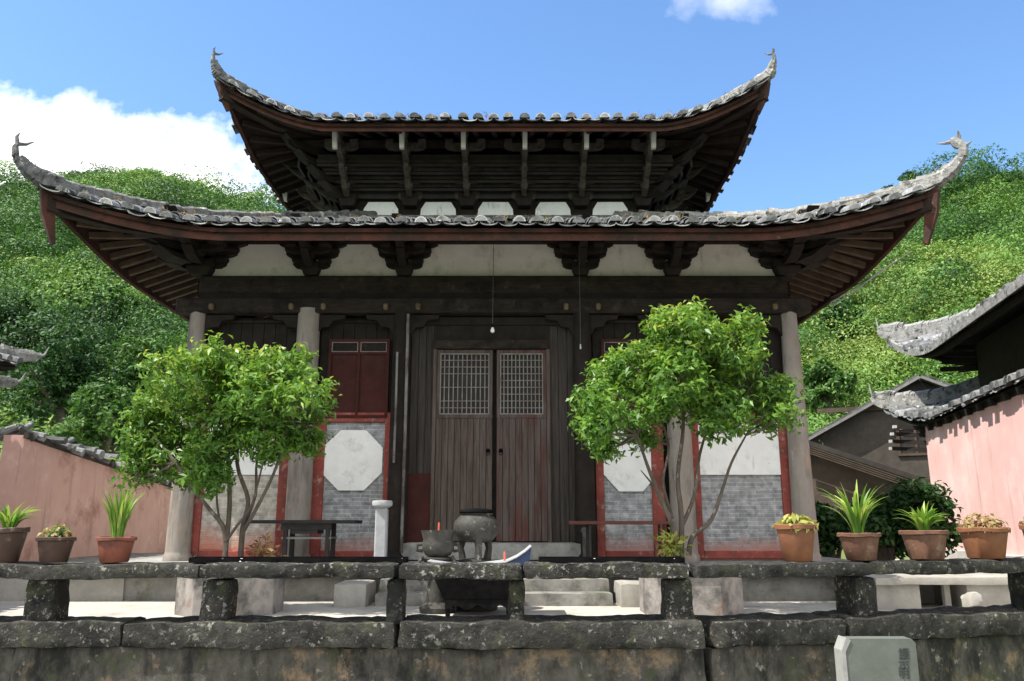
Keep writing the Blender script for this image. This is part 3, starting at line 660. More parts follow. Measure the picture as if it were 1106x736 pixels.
# ------------------------------------------------------------------ temple hall
XC, YCOL, YCEN = -.33, 13.3, 17.3
PL = 1.07                                    # plinth top
hall = thing('temple_hall', 'old wooden temple hall with two sweeping tiled roofs and flying eave corners', 'temple', (XC, YCEN, FLOOR))
b = MB(); b.rock((XC, YCEN, (FLOOR+PL)/2-.06), (11.9, 11.9, PL-FLOOR+.12-.09), .02, .22, 3, rnd=.02); b.build('plinth', MT['step_stone'], hall)
b = MB()
for i in range(9): b.rock((XC-5.35+1.337*i, 11.42, PL-.06), (1.32, .55, .13), .010, .15, i+30, rnd=.015)
b.bb(XC-5.9, XC+5.9, 11.72, 22.9, PL-.1, PL-.01)
b.build('plinth_edge', MT['stone'], hall)
stp = MB()
for i, (y, z) in enumerate(((10.62, FLOOR+.15), (10.95, FLOOR+.30))): stp.rock((XC+.1, y+.17, z-.10), (3.0, .36, .22), .010, .15, 50+i, rnd=.02)
stp.build('step', MT['step_stone'], hall)
for sx_ in (-1, 1):
    b = MB(); b.rock((XC+.1+sx_*1.78, 10.85, FLOOR+.13), (.42, .8, .3), .012, .1, 60+sx_, rnd=.02); b.build('step_block', MT['concrete'], hall)

roof1 = Roof(XC, YCEN, 6.42, 6.0, 5.94, 4.0, 1.58, .52, 2.5, .17, e=1.7)
roof2 = Roof(XC, YCEN, 4.78, 4.0, 8.70, 4.0, 1.75, .72, 1.8, .17, e=1.7)
roof1.tiles(seed=2).build('lower_roof', MT['roof_tile'], hall, smooth=50)
roof2.tiles(seed=3).build('upper_roof', MT['roof_tile'], hall, smooth=50)
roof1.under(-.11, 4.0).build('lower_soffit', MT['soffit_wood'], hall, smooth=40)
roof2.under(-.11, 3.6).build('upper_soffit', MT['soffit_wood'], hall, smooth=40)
for sd in 'FLRB':
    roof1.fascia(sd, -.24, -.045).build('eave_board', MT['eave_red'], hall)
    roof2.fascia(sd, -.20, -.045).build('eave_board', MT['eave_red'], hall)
b = MB(); b.bb(XC-.9, XC+.9, YCEN-.12, YCEN+.12, 10.35, 10.72, ch=.03); b.build('main_ridge', MT['ridge'], hall)
for sx_, sy_ in ((-1, -1), (1, -1), (-1, 1), (1, 1)):
    pale = MT['ridge_pale'] if sx_ > 0 else MT['ridge']
    hb, tip, dv, dg = roof1.hip(sx_, sy_, .20, .13, .42, .36, dz=.09)
    o = hb.build('hip_ridge', pale, hall)
    finial(tip, dv, dg, 1.1, 'fork' if sx_ < 0 else 'bird').build('ridge_finial', pale, o, local=False)
    hb, tip, dv, dg = roof2.hip(sx_, sy_, .15, .12, .13, .30, dz=.08)
    o = hb.build('hip_ridge', pale, hall)
    finial(tip, dv, dg, .85, 'fork').build('ridge_finial', MT['ridge'], o)
    # hanging corner boards of the hip rafters
    for rf, ln, wd in ((roof1, .80, .17), (roof2, .5, .13)):
        c = rf.at(sx_*(rf.hx-.03), sy_*(rf.hy-.03), -.02); dg = Vector((sx_, sy_, 0)).normalized(); sdv = Vector((-dg.y, dg.x, 0))
        b = MB(); pts = [c-dg*.02, c-dg*.06-Vector((0, 0, ln*.45)), c-dg*.18-Vector((0, 0, ln))]
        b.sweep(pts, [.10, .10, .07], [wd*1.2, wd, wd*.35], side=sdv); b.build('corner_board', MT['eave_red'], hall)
        b = MB(); pts = [rf.at(sx_*(rf.hx-d), sy_*(rf.hy-d), -.24) for d in (.05, .7, 1.4, 2.1)]
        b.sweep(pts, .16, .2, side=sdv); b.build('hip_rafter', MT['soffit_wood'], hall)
# rafters under the eaves
def rafters(rf, ov, pitch, sides, lo, m, w_=.085):
    outl = []
    for sd in sides:
        hf = rf.half(sd); n = int(2*(hf-.25)/pitch)
        for j in range(n+1):
            a = -(hf-.25)+2*(hf-.25)*j/n
            b = MB(); pts = []
            lim = hf-ov
            for i in range(5):
                t = i/4; d = .14+t*(ov+.1-.14)
                if abs(a) > lim:
                    aa = a+(math.copysign(lim-.05*((abs(a)-lim)), a)-a)*t
                    x, y = rf.side(sd, aa, d)
                else: x, y = rf.side(sd, a, d)
                pts.append(rf.at(x, y, lo))
            b.sweep(pts, w_, w_*1.1); outl.append(b)
    return outl
for b in rafters(roof1, 2.0, .225, 'F', -.165, None): b.build('rafter', MT['rafter_wood'], hall, smooth=0)
for sd in 'LR':
    for k, b in enumerate(rafters(roof1, 1.6, .30, sd, -.165, None)):
        if k < 22: b.build('rafter', MT['rafter_wood'], hall, smooth=0)
b = MB()
for q in rafters(roof1, 2.0, .42, 'B', -.165, None)+rafters(roof2, 1.9, .34, 'FLRB', -.16, None): b.add(q.v, q.f)
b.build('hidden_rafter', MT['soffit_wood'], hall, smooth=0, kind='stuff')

# columns
COLX = [XC-4.99, XC-3.11, XC-1.52, XC+1.51, XC+3.08, XC+5.02]
ZT = 5.18
for i, x in enumerate(COLX):
    b = MB(); r0, r1 = ((.192, .135) if i in (0, 5) else (.205, .185) if i in (1, 4) else (.17, .15))
    b.lathe((x, YCOL, 0), [(r0*1.12, PL-.02), (r0*1.12, PL+.07), (r0*1.01, PL+.10), (r0, PL+.14), ((r0+r1)/2, 3.2), (r1, ZT)], 22)
    b.build('column', MT['dark_wood'] if i in (2, 3) else MT['column'], hall, smooth=50)
    # side and rear columns
for y in (15.3, 17.3, 19.3, 21.3):
    for x in (COLX[0], COLX[5]):
        b = MB(); b.lathe((x, y, 0), [(.25, PL), (.2, PL+.15), (.17, ZT)], 14); b.build('column', MT['column'], hall, smooth=50)
# outer wall of the rest of the hall
b = MB()
for x in (COLX[0], COLX[5]): b.bb(x-.07, x+.07, 13.5, 21.3, PL, 5.0)
b.bb(COLX[0], COLX[5], 21.2, 21.35, PL, 6.4); b.build('side_wall', MT['plaster'], hall, smooth=0)
# architrave beams
b = MB(); b.bb(COLX[0], COLX[5], YCOL-.10, YCOL+.14, 5.46, 5.76, ch=.02); b.build('upper_architrave', MT['beam_wood'], hall)
b = MB(); b.bb(COLX[0]-.35, COLX[5]+.35, YCOL-.14, YCOL+.12, 5.10, 5.36, ch=.02); b.build('lower_architrave', MT['beam_wood'], hall)
b = MB(); b.bb(COLX[0], COLX[5], YCOL-.06, YCOL+.06, 5.36, 5.46); b.build('filler_board', MT['dark_wood'], hall)
for x in (COLX[0], COLX[5]):
    b = MB(); b.bb(x-.12, x+.12, YCOL+.15, 21.3, 5.46, 5.74); b.bb(x-.1, x+.1, YCOL+.15, 21.3, 5.1, 5.36); b.build('side_beam', MT['dark_wood'], hall)
# carved struts below the beams, by each column
for i, x in enumerate(COLX):
    for sx_ in (-1, 1):
        if (i == 0 and sx_ < 0) or (i == 5 and sx_ > 0): continue
        b = MB(); z = 5.08
        b.prism([(x+sx_*.14, z), (x+sx_*.62, z), (x+sx_*.60, z-.07), (x+sx_*.42, z-.10), (x+sx_*.36, z-.2), (x+sx_*.22, z-.22), (x+sx_*.14, z-.36)][::sx_], 'y', YCOL-.05, YCOL+.05)
        b.build('carved_strut', MT['dark_wood'], hall, smooth=0)
        b = MB(); b.box((x+sx_*.27, YCOL-.17, 5.19), (.08, .09, .11), ch=.03); b.build('beam_knob', MT['gilt'], hall)
# plaster panels between the lower brackets
for i in range(5):
    b = MB(); x0, x1 = COLX[i]+.06, COLX[i+1]-.06
    b.bb(x0, x1, YCOL+.02, YCOL+.08, 5.765, 6.36); b.build('plaster_panel', MT['plaster'], hall, smooth=0)
b = MB(); b.bb(COLX[0], COLX[5], YCOL-.08, YCOL+.12, 6.37, 6.56); b.build('wall_plate', MT['soffit_wood'], hall)
b = MB(); b.bb(COLX[0]-.9, COLX[5]+.9, YCOL-1.06, YCOL-.92, 6.14, 6.27); b.build('eave_purlin', MT['dark_wood'], hall)

def arm(b, c, axis, ln, w_, h):
    """boat shaped bracket arm"""
    l = ln/2; poly = [(-l, h*.5), (l, h*.5), (l, .0), (l*.86, -h*.32), (l*.62, -h*.5), (-l*.62, -h*.5), (-l*.86, -h*.32), (-l, 0)]
    c = Vector(c); q = MB(); q.prism(poly, 'y', -w_/2, w_/2)
    vs = []
    for v in q.v:
        p = Vector(v)
        if axis == 'y': p = Vector((-p.y, p.x, p.z))
        elif axis != 'x': ca, sa = cos(axis), sin(axis); p = Vector((p.x*ca-p.y*sa, p.x*sa+p.y*ca, p.z))
        vs.append(p+c)
    b.add(vs, q.f)
def dou(b, c, s_=.16, h=.11):
    x, y, z = c; a, k = s_/2, s_*.36
    b.add([(x-k, y-k, z-h/2), (x+k, y-k, z-h/2), (x+k, y+k, z-h/2), (x-k, y+k, z-h/2), (x-a, y-a, z), (x+a, y-a, z), (x+a, y+a, z), (x-a, y+a, z),
           (x-a, y-a, z+h/2), (x+a, y-a, z+h/2), (x+a, y+a, z+h/2), (x-a, y+a, z+h/2)],
          [(3, 2, 1, 0), (0, 1, 5, 4), (1, 2, 6, 5), (2, 3, 7, 6), (3, 0, 4, 7), (4, 5, 9, 8), (5, 6, 10, 9), (6, 7, 11, 10), (7, 4, 8, 11), (8, 9, 10, 11)])
def bracket_proto(parent, tiers, step, rise, w0, wgrow, base, aw, tipm, corner=0):
    """one bracket set in local coordinates, facing -y, standing on z=0"""
    b = MB(); dou(b, (0, 0, base*.35), base, base*.7)
    root = b.build('bracket_set', MT['dark_wood'], parent, smooth=0, local=True)
    z = base*.62
    for k in range(tiers):
        ln = w0+wgrow*k; pr = step*(k+1)
        q = MB(); arm(q, (0, 0, z), 'x', ln, aw, rise*.6)
        for a in (-1, 1): dou(q, (a*(ln/2-.08), 0, z+rise*.38), aw*1.5, rise*.45)
        q.build('bracket_arm', MT['nose_wood'] if tipm else MT['dark_wood'], root, smooth=0, local=True)
        if k:
            q = MB(); arm(q, (0, -step*k, z), 'x', ln*.82, aw, rise*.6)
            for a in (-1, 1): dou(q, (a*(ln*.41-.08), -step*k, z+rise*.38), aw*1.5, rise*.45)
            q.build('bracket_arm', MT['nose_wood'] if tipm else MT['dark_wood'], root, smooth=0, local=True)
        q = MB(); poly = [(.35, z+rise*.3), (-pr-.10, z+rise*.34), (-pr-.30, z+rise*.62), (-pr-.16, z+rise*.02), (-pr+.05, z-rise*.3), (.35, z-rise*.3)]
        q.prism(poly, 'x', -aw*.5, aw*.5); dou(q, (0, -pr, z+rise*.55), aw*1.5, rise*.45)
        q.build('projecting_arm', MT['nose_wood'] if tipm else MT['beam_wood'] if k % 2 else MT['dark_wood'], root, smooth=0, local=True)
        if corner:
            q = MB(); arm(q, (corner*step*k*.75, -step*k*.75, z), R(45)*(-corner), ln*1.3, aw, rise*.6)
            poly = [(.2, z+rise*.3), (-pr-.1, z+rise*.34), (-pr-.36, z+rise*.7), (-pr-.16, z), (-pr+.05, z-rise*.3), (.2, z-rise*.3)]
            for ang in (R(45)*corner, R(90)*corner):
                g = MB(); g.prism(poly, 'x', -aw*1.1, aw*1.1); M = Matrix.Rotation(ang, 3, 'Z')
                q.add([M @ Vector(v) for v in g.v], g.f)
            q.build('corner_arm', MT['dark_wood'], root, smooth=0, local=True)
        z += rise
    if tipm:
        q = MB(); q.prism([(-step*tiers-.28, z-rise*2.3), (-step*tiers-.37, z-rise*1.0), (-step*tiers-.30, z+rise*.0), (-step*tiers-.22, z+rise*.0), (-step*tiers-.22, z-rise*2.35)], 'x', -aw*.42, aw*.42)
        q.build('beam_nose', tipm, root, smooth=0, local=True)
    return root
hl = Vector(hall.location)
pr1 = bracket_proto(hall, 3, .30, .185, .62, .26, .30, .13, None)
pr1.location = Vector((COLX[1], YCOL-.02, 5.77))-hl
for i in (2, 3, 4): copy_part(pr1, hall, Vector((COLX[i], YCOL-.02, 5.77))-hl)
for i, cn in ((0, -1), (5, 1)):
    q = bracket_proto(hall, 3, .30, .185, .62, .26, .32, .14, None, corner=cn); q.location = Vector((COLX[i], YCOL-.02, 5.77))-hl; q.scale = (1.3, 1.25, 1.0)

# upper storey
UY_, UH = 15.3, 3.08
uz = 7.60
b = MB(); b.bb(XC-UH, XC+UH, UY_, 19.3, 7.3, 9.35); b.build('upper_wall', MT['dark_wood'], hall, smooth=0)
for i in range(5):
    x0 = XC-UH+.2+i*(2*UH-.4)/5
    b = MB(); b.prism([(x0+.20, 7.45), (x0+(2*UH-.4)/5-.20, 7.45), (x0+(2*UH-.4)/5-.23, 7.80), (x0+(2*UH-.4)/5-.32, 7.95), (x0+.32, 7.95), (x0+.23, 7.80)], 'y', UY_-.05, UY_-.003); b.build('plaster_panel', MT['whitewash'], hall)
b = MB(); b.sweep([(XC-UH-.3, UY_-.16, 7.57), (XC+UH+.3, UY_-.16, 7.57)], .12, .07); b.build('flashing_ridge', MT['ridge'], hall)
for k, (dy, z) in enumerate(((-.06, 8.08), (-.10, 8.30), (-.30, 8.36), (-.10, 8.56), (-.55, 8.60), (-.10, 8.82), (-.80, 8.84), (-.10, 9.06), (-1.04, 9.04))):
    b = MB(); e = .9*abs(dy)
    b.bb(XC-UH-e, XC+UH+e, UY_+dy-.055, UY_+dy+.055, z-.06, z+.06); b.build('bracket_beam', MT['beam_wood'], hall)
    if k % 2 == 0:
        for sx_ in (-1, 1):
            b = MB(); xx = XC+sx_*(UH-dy); b.bb(xx-.055, xx+.055, UY_+dy, 19.3-dy, z-.06, z+.06); b.build('bracket_beam', MT['dark_wood'], hall)
for k in range(5):
    dy = -.10-.16*k; e = -dy*.5; zc = 8.00+.10*k; td = (2.0+dy)/4; zl_ = min(zc+.24, 8.7+1.75*(.9*td+.1*td*td)-.16)
    b = MB(); b.bb(XC-UH-e, XC+UH+e, UY_+dy-.02, UY_+dy+.02, zc, zl_); b.build('tier_board', MT['black_wood'], hall, smooth=0)
    if k:
        b = MB(); b.bb(XC-UH-e, XC+UH+e, UY_+dy-.075, UY_+dy-.021, zc+.05, zc+.12); b.build('tier_beam', MT['beam_wood'], hall, smooth=0)
    for sx_ in (-1, 1):
        b = MB(); xx = XC+sx_*(UH-dy); b.bb(xx-.02, xx+.02, UY_+dy+.021, 19.3-dy, zc, zl_); b.build('tier_board', MT['black_wood'], hall, smooth=0)
pu = bracket_proto(hall, 4, .29, .225, .50, .15, .34, .10, MT['grey_end'])
UX6 = [XC-2.85+i*1.14 for i in range(6)]
pu.location = Vector((UX6[1], UY_-.08, 7.82))-hl
for i in (2, 3, 4): copy_part(pu, hall, Vector((UX6[i], UY_-.08, 7.82))-hl)
for i, cn in ((0, -1), (5, 1)):
    q = bracket_proto(hall, 4, .29, .225, .42, .12, .34, .10, MT['grey_end'], corner=cn); q.location = Vector((UX6[i]+cn*.1, UY_-.08, 7.82))-hl
for sx_ in (-1, 1):
    for y in (16.3, 17.3, 18.3):
        q = copy_part(pu, hall, Vector((XC+sx_*(UH+.05), y, 7.82))-hl); q.rotation_euler = (0, 0, sx_*pi/2)

# ---- ground floor facade, wall plane
WY = 13.42
def fx(px, py=550): return P(px, py, WY).x
def fz(py): return P(553, py, WY).z
BR = brick_mat('grey_brick', (.23, .235, .25), (.34, .345, .36), (.42, .42, .42), .30, .062, (1.2-1.07+.45-.04, 1.45-.62, (.40, .20, .16)))
BRW = brick_mat('warm_brick', (.36, .33, .29), (.46, .43, .38), (.52, .50, .46), .34, .075, (.60, .98, (.46, .17, .12)))
ztop = fz(455)
b = MB(); b.bb(COLX[0], COLX[5], WY+.10, WY+.16, PL, 5.1); b.build('backing_wall', MT['dark_wood'], hall, smooth=0)
for (a, c, zt, m) in ((213, 304, ztop, BRW), (343, 418, ztop, BR), (650, 708, ztop, BR), (752, 850, ztop, BR)):
    b = MB(); b.bb(fx(a), fx(c), WY+.02, WY+.09, PL, zt); b.build('brick_panel', m, hall, smooth=0)
for (a, c) in ((206, 218), (299, 310), (336, 348), (413, 425), (644, 653), (705, 719), (746, 758), (846, 858)):
    b = MB(); b.bb(fx(a), fx(c), WY-.03, WY+.06, PL+.02, ztop+.14, ch=.008); b.build('red_frame', MT['red_paint'], hall)
for (a, c) in ((218, 299), (348, 413), (653, 705), (758, 846)):
    b = MB(); b.bb(fx(a), fx(c), WY-.028, WY+.055, ztop-.02, ztop+.14, ch=.008); b.build('red_rail', MT['red_paint'], hall)
    b = MB(); b.bb(fx(a)+.005, fx(c)-.005, WY-.025, WY+.055, PL+.02, PL+.14, ch=.008); b.build('base_rail', MT['red_paint'], hall)
# white octagon plaques
def octa(pa, pb, ya, yb, y):
    x0, x1, z0, z1 = fx(pa, 500), fx(pb, 500), fz(yb), fz(ya); k = .29; dx, dz = (x1-x0)*k, (z1-z0)*k
    b = MB(); b.prism([(x0+dx, z0), (x1-dx, z0), (x1, z0+dz), (x1, z1-dz), (x1-dx, z1), (x0+dx, z1), (x0, z1-dz), (x0, z0+dz)], 'y', y, y+.035)
    return b
octa(348, 413, 465, 530, WY-.02).build('octagon_plaque', MT['whitewash'], hall, smooth=0)
octa(650, 711, 462, 531, WY-.02).build('octagon_plaque', MT['whitewash'], hall, smooth=0)
for (a, c) in ((758, 846), (218, 299)):
    b = MB(); b.bb(fx(a), fx(c), WY-.012, WY+.018, fz(513), ztop-.02); b.build('plaster_panel', MT['whitewash'], hall, smooth=0)
# dark timber boarding above the dados
rg = random.Random(4)
def boards(x0, x1, z0, z1, y, m, name, w_=.17, th=.035, parent=None):
    b = MB(); n = max(1, round((x1-x0)/w_)); s_ = (x1-x0)/n
    for i in range(n):
        o = rg.uniform(-.006, .006); b.bb(x0+s_*i+.003, x0+s_*(i+1)-.003, y+o, y+th+o, z0, z1, ch=.004)
    return b.build(name, m, parent or hall)
for (a, c) in ((206, 310), (336, 425), (644, 720), (746, 858)):
    boards(fx(a), fx(c), ztop+.14, 5.08, WY+.04, MT['dark_wood'], 'upper_boarding', .2)
    b = MB(); b.bb(fx(a), fx(c), WY-.01, WY+.04, fz(349), fz(346.5)); b.build('grey_rail', MT['beam_wood'], hall, smooth=0)
# shuttered window in the bays next to the door
for (a, c) in ((354, 420), (650, 712)):
    x0, x1 = fx(a, 410), fx(c, 410); z0, z1 = fz(452), fz(367)
    b = MB(); t = .05
    b.bb(x0, x0+t, WY-.04, WY+.04, z0, z1); b.bb(x1-t, x1, WY-.04, WY+.04, z0, z1); b.bb(x0+t, x1-t, WY-.04, WY+.04, z1-t, z1); b.bb(x0+t, x1-t, WY-.04, WY+.04, z0, z0+t)
    b.bb((x0+x1)/2-.022, (x0+x1)/2+.022, WY-.035, WY+.035, z0+t, z1-t); zm = fz(382)
    b.bb(x0+t, (x0+x1)/2-.022, WY-.03, WY+.03, zm-.02, zm+.02); b.bb((x0+x1)/2+.022, x1-t, WY-.03, WY+.03, zm-.02, zm+.02)
    wf = b.build('shutter_window', MT['dark_red'], hall)
    for s_ in (0, 1):
        xa = x0+t if s_ == 0 else (x0+x1)/2+.022; xb = (x0+x1)/2-.022 if s_ == 0 else x1-t
        b = MB(); b.bb(xa, xb, WY+.0, WY+.02, z0+t, zm-.02); b.build('shutter', MT['dark_red'], wf, smooth=0)
        b = MB(); b.bb(xa, xb, WY+.0, WY+.02, zm+.02, z1-t); b.build('pane', MT['dark_wood'], wf, smooth=0)
        b = MB(); q = .012; za, zb = zm+.02, z1-t
        for bx in ((xa, xb, za, za+q), (xa, xb, zb-q, zb), (xa, xa+q, za+q, zb-q), (xb-q, xb, za+q, zb-q)): b.bb(bx[0], bx[1], WY-.036, WY-.001, bx[2], bx[3])
        b.build('pane_frame', MT['lattice'], wf, smooth=0)
# door bay
DX0, DX1 = fx(441, 500), fx(624, 500)
zs = fz(586)
b = MB(); b.rock(((DX0+DX1)/2, WY-.02, (PL+zs)/2), (DX1-DX0+.1, .5, zs-PL), .008, .15, 71, rnd=.02); b.build('door_sill', MT['stone'], hall)
xl0, xl1, xr0, xr1 = fx(470, 480), fx(532, 480), fx(536, 480), fx(591, 480)
zl = fz(378)
boards(DX0, xl0-.05, zs, fz(352), WY, MT['plank_dark'], 'side_boarding', .13); boards(xr1+.05, DX1, zs, fz(352), WY, MT['plank_dark'], 'side_boarding', .13)
b = MB(); b.bb(fx(425), xl0-.03, WY-.035, WY-.008, zs-.05, fz(512), ch=.006); b.build('red_board', MT['dark_red'], hall)
b = MB(); b.bb(DX0-.1, DX1+.1, WY-.05, WY+.08, fz(352), 5.08, ch=.01); b.build('lintel_board', MT['dark_wood'], hall)
b = MB(); b.bb(xl0-.05, xr1+.05, WY-.09, WY+.06, zl, zl+.16, ch=.012); b.build('door_head', MT['beam_wood'], hall)
b = MB(); b.bb(xl0-.05, xr1+.05, WY-.01, WY+.05, zl+.16, fz(352)); b.build('door_transom', MT['dark_wood'], hall, smooth=0)
for x in (xl0-.025, xr1+.025):
    b = MB(); b.bb(x-.028, x+.028, WY-.06, WY+.05, zs, zl); b.build('door_jamb', MT['plank'], hall)
for s_, (x0, x1) in enumerate(((xl0, xl1), (xr0, xr1))):
    x0 += .004; x1 -= .004
    z0, z1 = zs+.015, zl-.006; zm = fz(452); y = WY-.02; m = MT['plank'] if s_ == 0 else MT['plank_red']
    lf = boards(x0, x1, z0, zm, y, m, 'door_leaf', .105, .04)
    if s_: lf['label'] = 'right door leaf with peeling red paint'
    st = .055; b = MB()
    for bx in ((x0, x0+st, zm, z1), (x1-st, x1, zm, z1), (x0+st, x1-st, z1-.06, z1), (x0+st, x1-st, zm, zm+.06)): b.bb(bx[0], bx[1], y-.012, y+.04, bx[2], bx[3], ch=.004)
    b.build('lattice_frame', m, lf)
    b = MB(); a0, a1, c0, c1 = x0+st, x1-st, zm+.06, z1-.06; q = .0085
    for i in range(1, 11):
        x = a0+(a1-a0)*i/11; b.bb(x-q, x+q, y+.004, y+.018, c0, c1)
    for i in range(1, 9):
        z = c0+(c1-c0)*i/9
        if i in (3, 5) and s_ == 0: continue
        b.bb(a0, a1, y+.019, y+.030, z-q*.8, z+q*.8)
    for bx in ((a0, a0+.02, c0, c1), (a1-.02, a1, c0, c1), (a0+.02, a1-.02, c0, c0+.02), (a0+.02, a1-.02, c1-.02, c1)): b.bb(bx[0], bx[1], y-.004, y+.03, bx[2], bx[3])
    b.build('lattice', MT['lattice'], lf, smooth=0)
    b = MB(); b.bb(a0, a1, y+.05, y+.055, c0, c1); b.build('dark_backing', MT['black_wood'], lf, smooth=0)
    b = MB(); hx_ = x1-.07 if s_ == 0 else x0+.07; hz = fz(487)
    b.lathe((0, 0, 0), [(.035, 0), (.035, .008), (.015, .02), (.008, .03)], 12)
    M = Matrix.Rotation(R(90), 3, 'X'); b.v = [tuple(M @ Vector(v)+Vector((hx_, y-.002, hz))) for v in b.v]
    b.tube([(hx_+.03*cos(t), y-.03, hz-.035+.04*sin(t)) for t in [2*pi*i/12 for i in range(13)]], .006, 6, cap=False)
    b.build('door_ring', MT['iron'], lf)
# pipes beside the door column
for (px, ya, yb) in ((427, 385, 505), (437, 345, 600)):
    p0 = P(px, (ya+yb)/2, YCOL-.22); b = MB(); b.tube([(p0.x, YCOL-.22, fz(yb)+.05), (p0.x+.006, YCOL-.22, (fz(ya)+fz(yb))/2), (p0.x, YCOL-.22, fz(ya))], .02 if px < 430 else .026, 8)
    b.build('conduit', MT['pipe'], hall)
x = P(631, 580, YCOL-.24).x; b = MB(); b.tube([(x, YCOL-.24, PL), (x, YCOL-.24, 1.5)], .03, 8); b.lathe((x, YCOL-.24, 1.5), [(.05, 0), (.05, .04), (.02, .08)], 10); b.build('standpipe', MT['pipe'], hall)
b = MB()
for k in range(3):
    a = P(897, 322+k*5, 13.9); e = P(985-k*16, 272+k*9, 13.2)
    b = MB(); b.tube([a, a.lerp(e, .5)-Vector((0, 0, .05)), e], .009, 5); b.build('cable', MT['pale_wire'] if k else MT['wire'], hall)
# tufts of grass on the eaves
def tufts(name, rf, n, seed, m, sz):
    rg = np.random.default_rng(seed); PT = []
    for k in range(n):
        a = rg.uniform(-rf.hx*.95, rf.hx*.95); d = rg.uniform(.0, .5); x, y = rf.side('F', a, d); p = np.array(rf.at(x, y, .13))
        for j in range(rg.integers(3, 9)): PT.append(p+rg.normal(size=3)*np.array([.04, .03, .03]))
    PT = np.array(PT); leaves(name, PT, rg.normal(size=PT.shape), sz*(.6+.8*rg.random(len(PT))), .012, m, hall, seed=seed, updir=np.array([0, 0, 1.]), kind='stuff')
tufts('roof_grass', roof2, 34, 3, LM['dry'], .11); tufts('roof_moss', roof1, 46, 4, LM['dry'], .10)

# ------------------------------------------------------------------ hanging lamp
def hang(px, y0, y1, label, bulb, Y=12.7):
    a = P(px, y1, Y); top = 6.13
    t = thing('hanging_lamp' if bulb else 'hanging_wire', label, 'lamp' if bulb else 'wire', (a.x, Y, a.z))
    b = MB(); b.tube([(a.x, Y, a.z+.05), (a.x+.01, Y, top)], .005, 6); b.build('cord', MT['wire'], t)
    if bulb:
        b = MB(); b.lathe(a, [(.006, -.09), (.03, -.075), (.036, -.05), (.026, -.02), (.016, 0)], 12); b.build('bulb', MT['glass'], t)
        b = MB(); b.lathe(a, [(.018, 0), (.02, .03), (.012, .06)], 10); b.build('socket', MT['iron'], t)
    else:
        b = MB(); b.lathe(a, [(.012, -.02), (.014, .02), (.01, .06)], 8); b.build('plug', MT['pale_wire'], t)
hang(532, 338, 354, 'bare bulb hanging on a wire in front of the temple door', True)
hang(627, 340, 376, 'thin pale wire hanging beside the right door column', False)

# ------------------------------------------------------------------ wings at the sides
def wing(name, label, loc, rz, ln, m_wall, z0, wall_h, up=0.0, scale=1.0, band=True):
    """two-tier side hall in local coords: +x along the eave front, front faces -y, near end x=-ln/2"""
    w = thing(name, label, 'pavilion', loc, rz=rz); w.scale = (scale,)*3
    dp = 4.4; hx, hy = ln/2, dp/2
    b = MB(); b.bb(-hx, hx, -hy, hy, 0, wall_h); b.build('wall', m_wall, w, smooth=0, local=True)
    b = MB(); b.rock((0, 0, .02), (ln+.3, dp+.3, .6), .02, .3, 9, rnd=.02); b.build('stone_base', MT['pale_stone'], w, local=True)
    r1 = Roof(0, 0, hx+.82, hy+.06, wall_h+.02, 1.5, .66, .44, 2.0, .26)
    r1.tiles(pitch=.26, course=.26, seed=8).build('lower_roof', MT['roof_tile'], w, smooth=50, local=True)
    r1.under(-.09, 1.6).build('lower_soffit', MT['dark_wood'], w, local=True)
    uz_ = wall_h+.75
    b = MB(); b.bb(-hx+.75, hx-.75, -hy+.75, hy-.75, wall_h, uz_+.55); b.build('upper_wall', MT['dark_wood'], w, smooth=0, local=True)
    r2 = Roof(0, 0, hx+.30+up, hy+.10+up, uz_+.36-up*.8, hy+.10+up, 1.1, .56-up*.7, 2.2, .12)
    r2.tiles(pitch=.26, course=.26, seed=9).build('upper_roof', MT['roof_tile'], w, smooth=50, local=True)
    r2.under(-.09, 1.6).build('upper_soffit', MT['dark_wood'], w, local=True)
    for rf in (r1, r2):
        for sd in 'FBLR':
            rf.fascia(sd, -.16, -.04).build('eave_board', MT['dark_wood'], w, local=True)
            if rf is r2 and band: rf.fascia(sd, -.03, .09, inset=-.13, th=.06).build('eave_band', MT['ridge_pale'], w, local=True)
        for sx_, sy_ in ((-1, -1), (1, -1), (-1, 1), (1, 1)):
            hb, tip, dv, dg = rf.hip(sx_, sy_, .20, .24 if band else .12, .30, .16 if band else .05, dz=.12 if band else .08, rough=.25)
            o = hb.build('hip_ridge', MT['ridge_pale'], w, local=True)
            b = MB(); b.tube([tip-dv*.05, tip+dv*.12, tip+dv*.2+Vector((0, 0, .10))], [.03, .02, .005], 6); b.build('ridge_finial', MT['ridge_pale'], o, local=True)
    rgw = random.Random(5)
    for sx_ in (-1, 1):
        for k in range(9):
            b = MB(); x = sx_*(hx-.1*k*.2); ang = R(-90+sx_*(20+k*9)); zz = wall_h-.05-.13*(k % 4)
            d = Vector((cos(ang), sin(ang), .12)); p = Vector((sx_*hx, -hy, zz))
            b.sweep([p, p+d*(.45+.07*(k % 4))], .06, .07); b.build('eave_strut', MT['dark_wood'], w, smooth=0, local=True)
            b = MB(); e = p+d*(.46+.07*(k % 4)); b.box(e+d*.02, (.08, .08, .05)); b.build('strut_end', MT['grey_end'], w, smooth=0, local=True)
            p = Vector((sx_*(hx-.75), -(hy-.75), uz_+.5-.12*(k % 4)))
            b = MB(); b.sweep([p, p+d*(.4+.08*(k % 4))], .07, .08); b.build('eave_strut', MT['dark_wood'], w, smooth=0, local=True)
    n = int(ln/.5)
    for i in range(n+1):
        x = -hx+ln*i/n; b = MB(); b.sweep([(x, -hy+.1, wall_h-.06), (x, -hy-.08, wall_h-.10)], .09, .10); b.build('rafter_end', MT['dark_wood'], w, smooth=0, local=True)
    return w
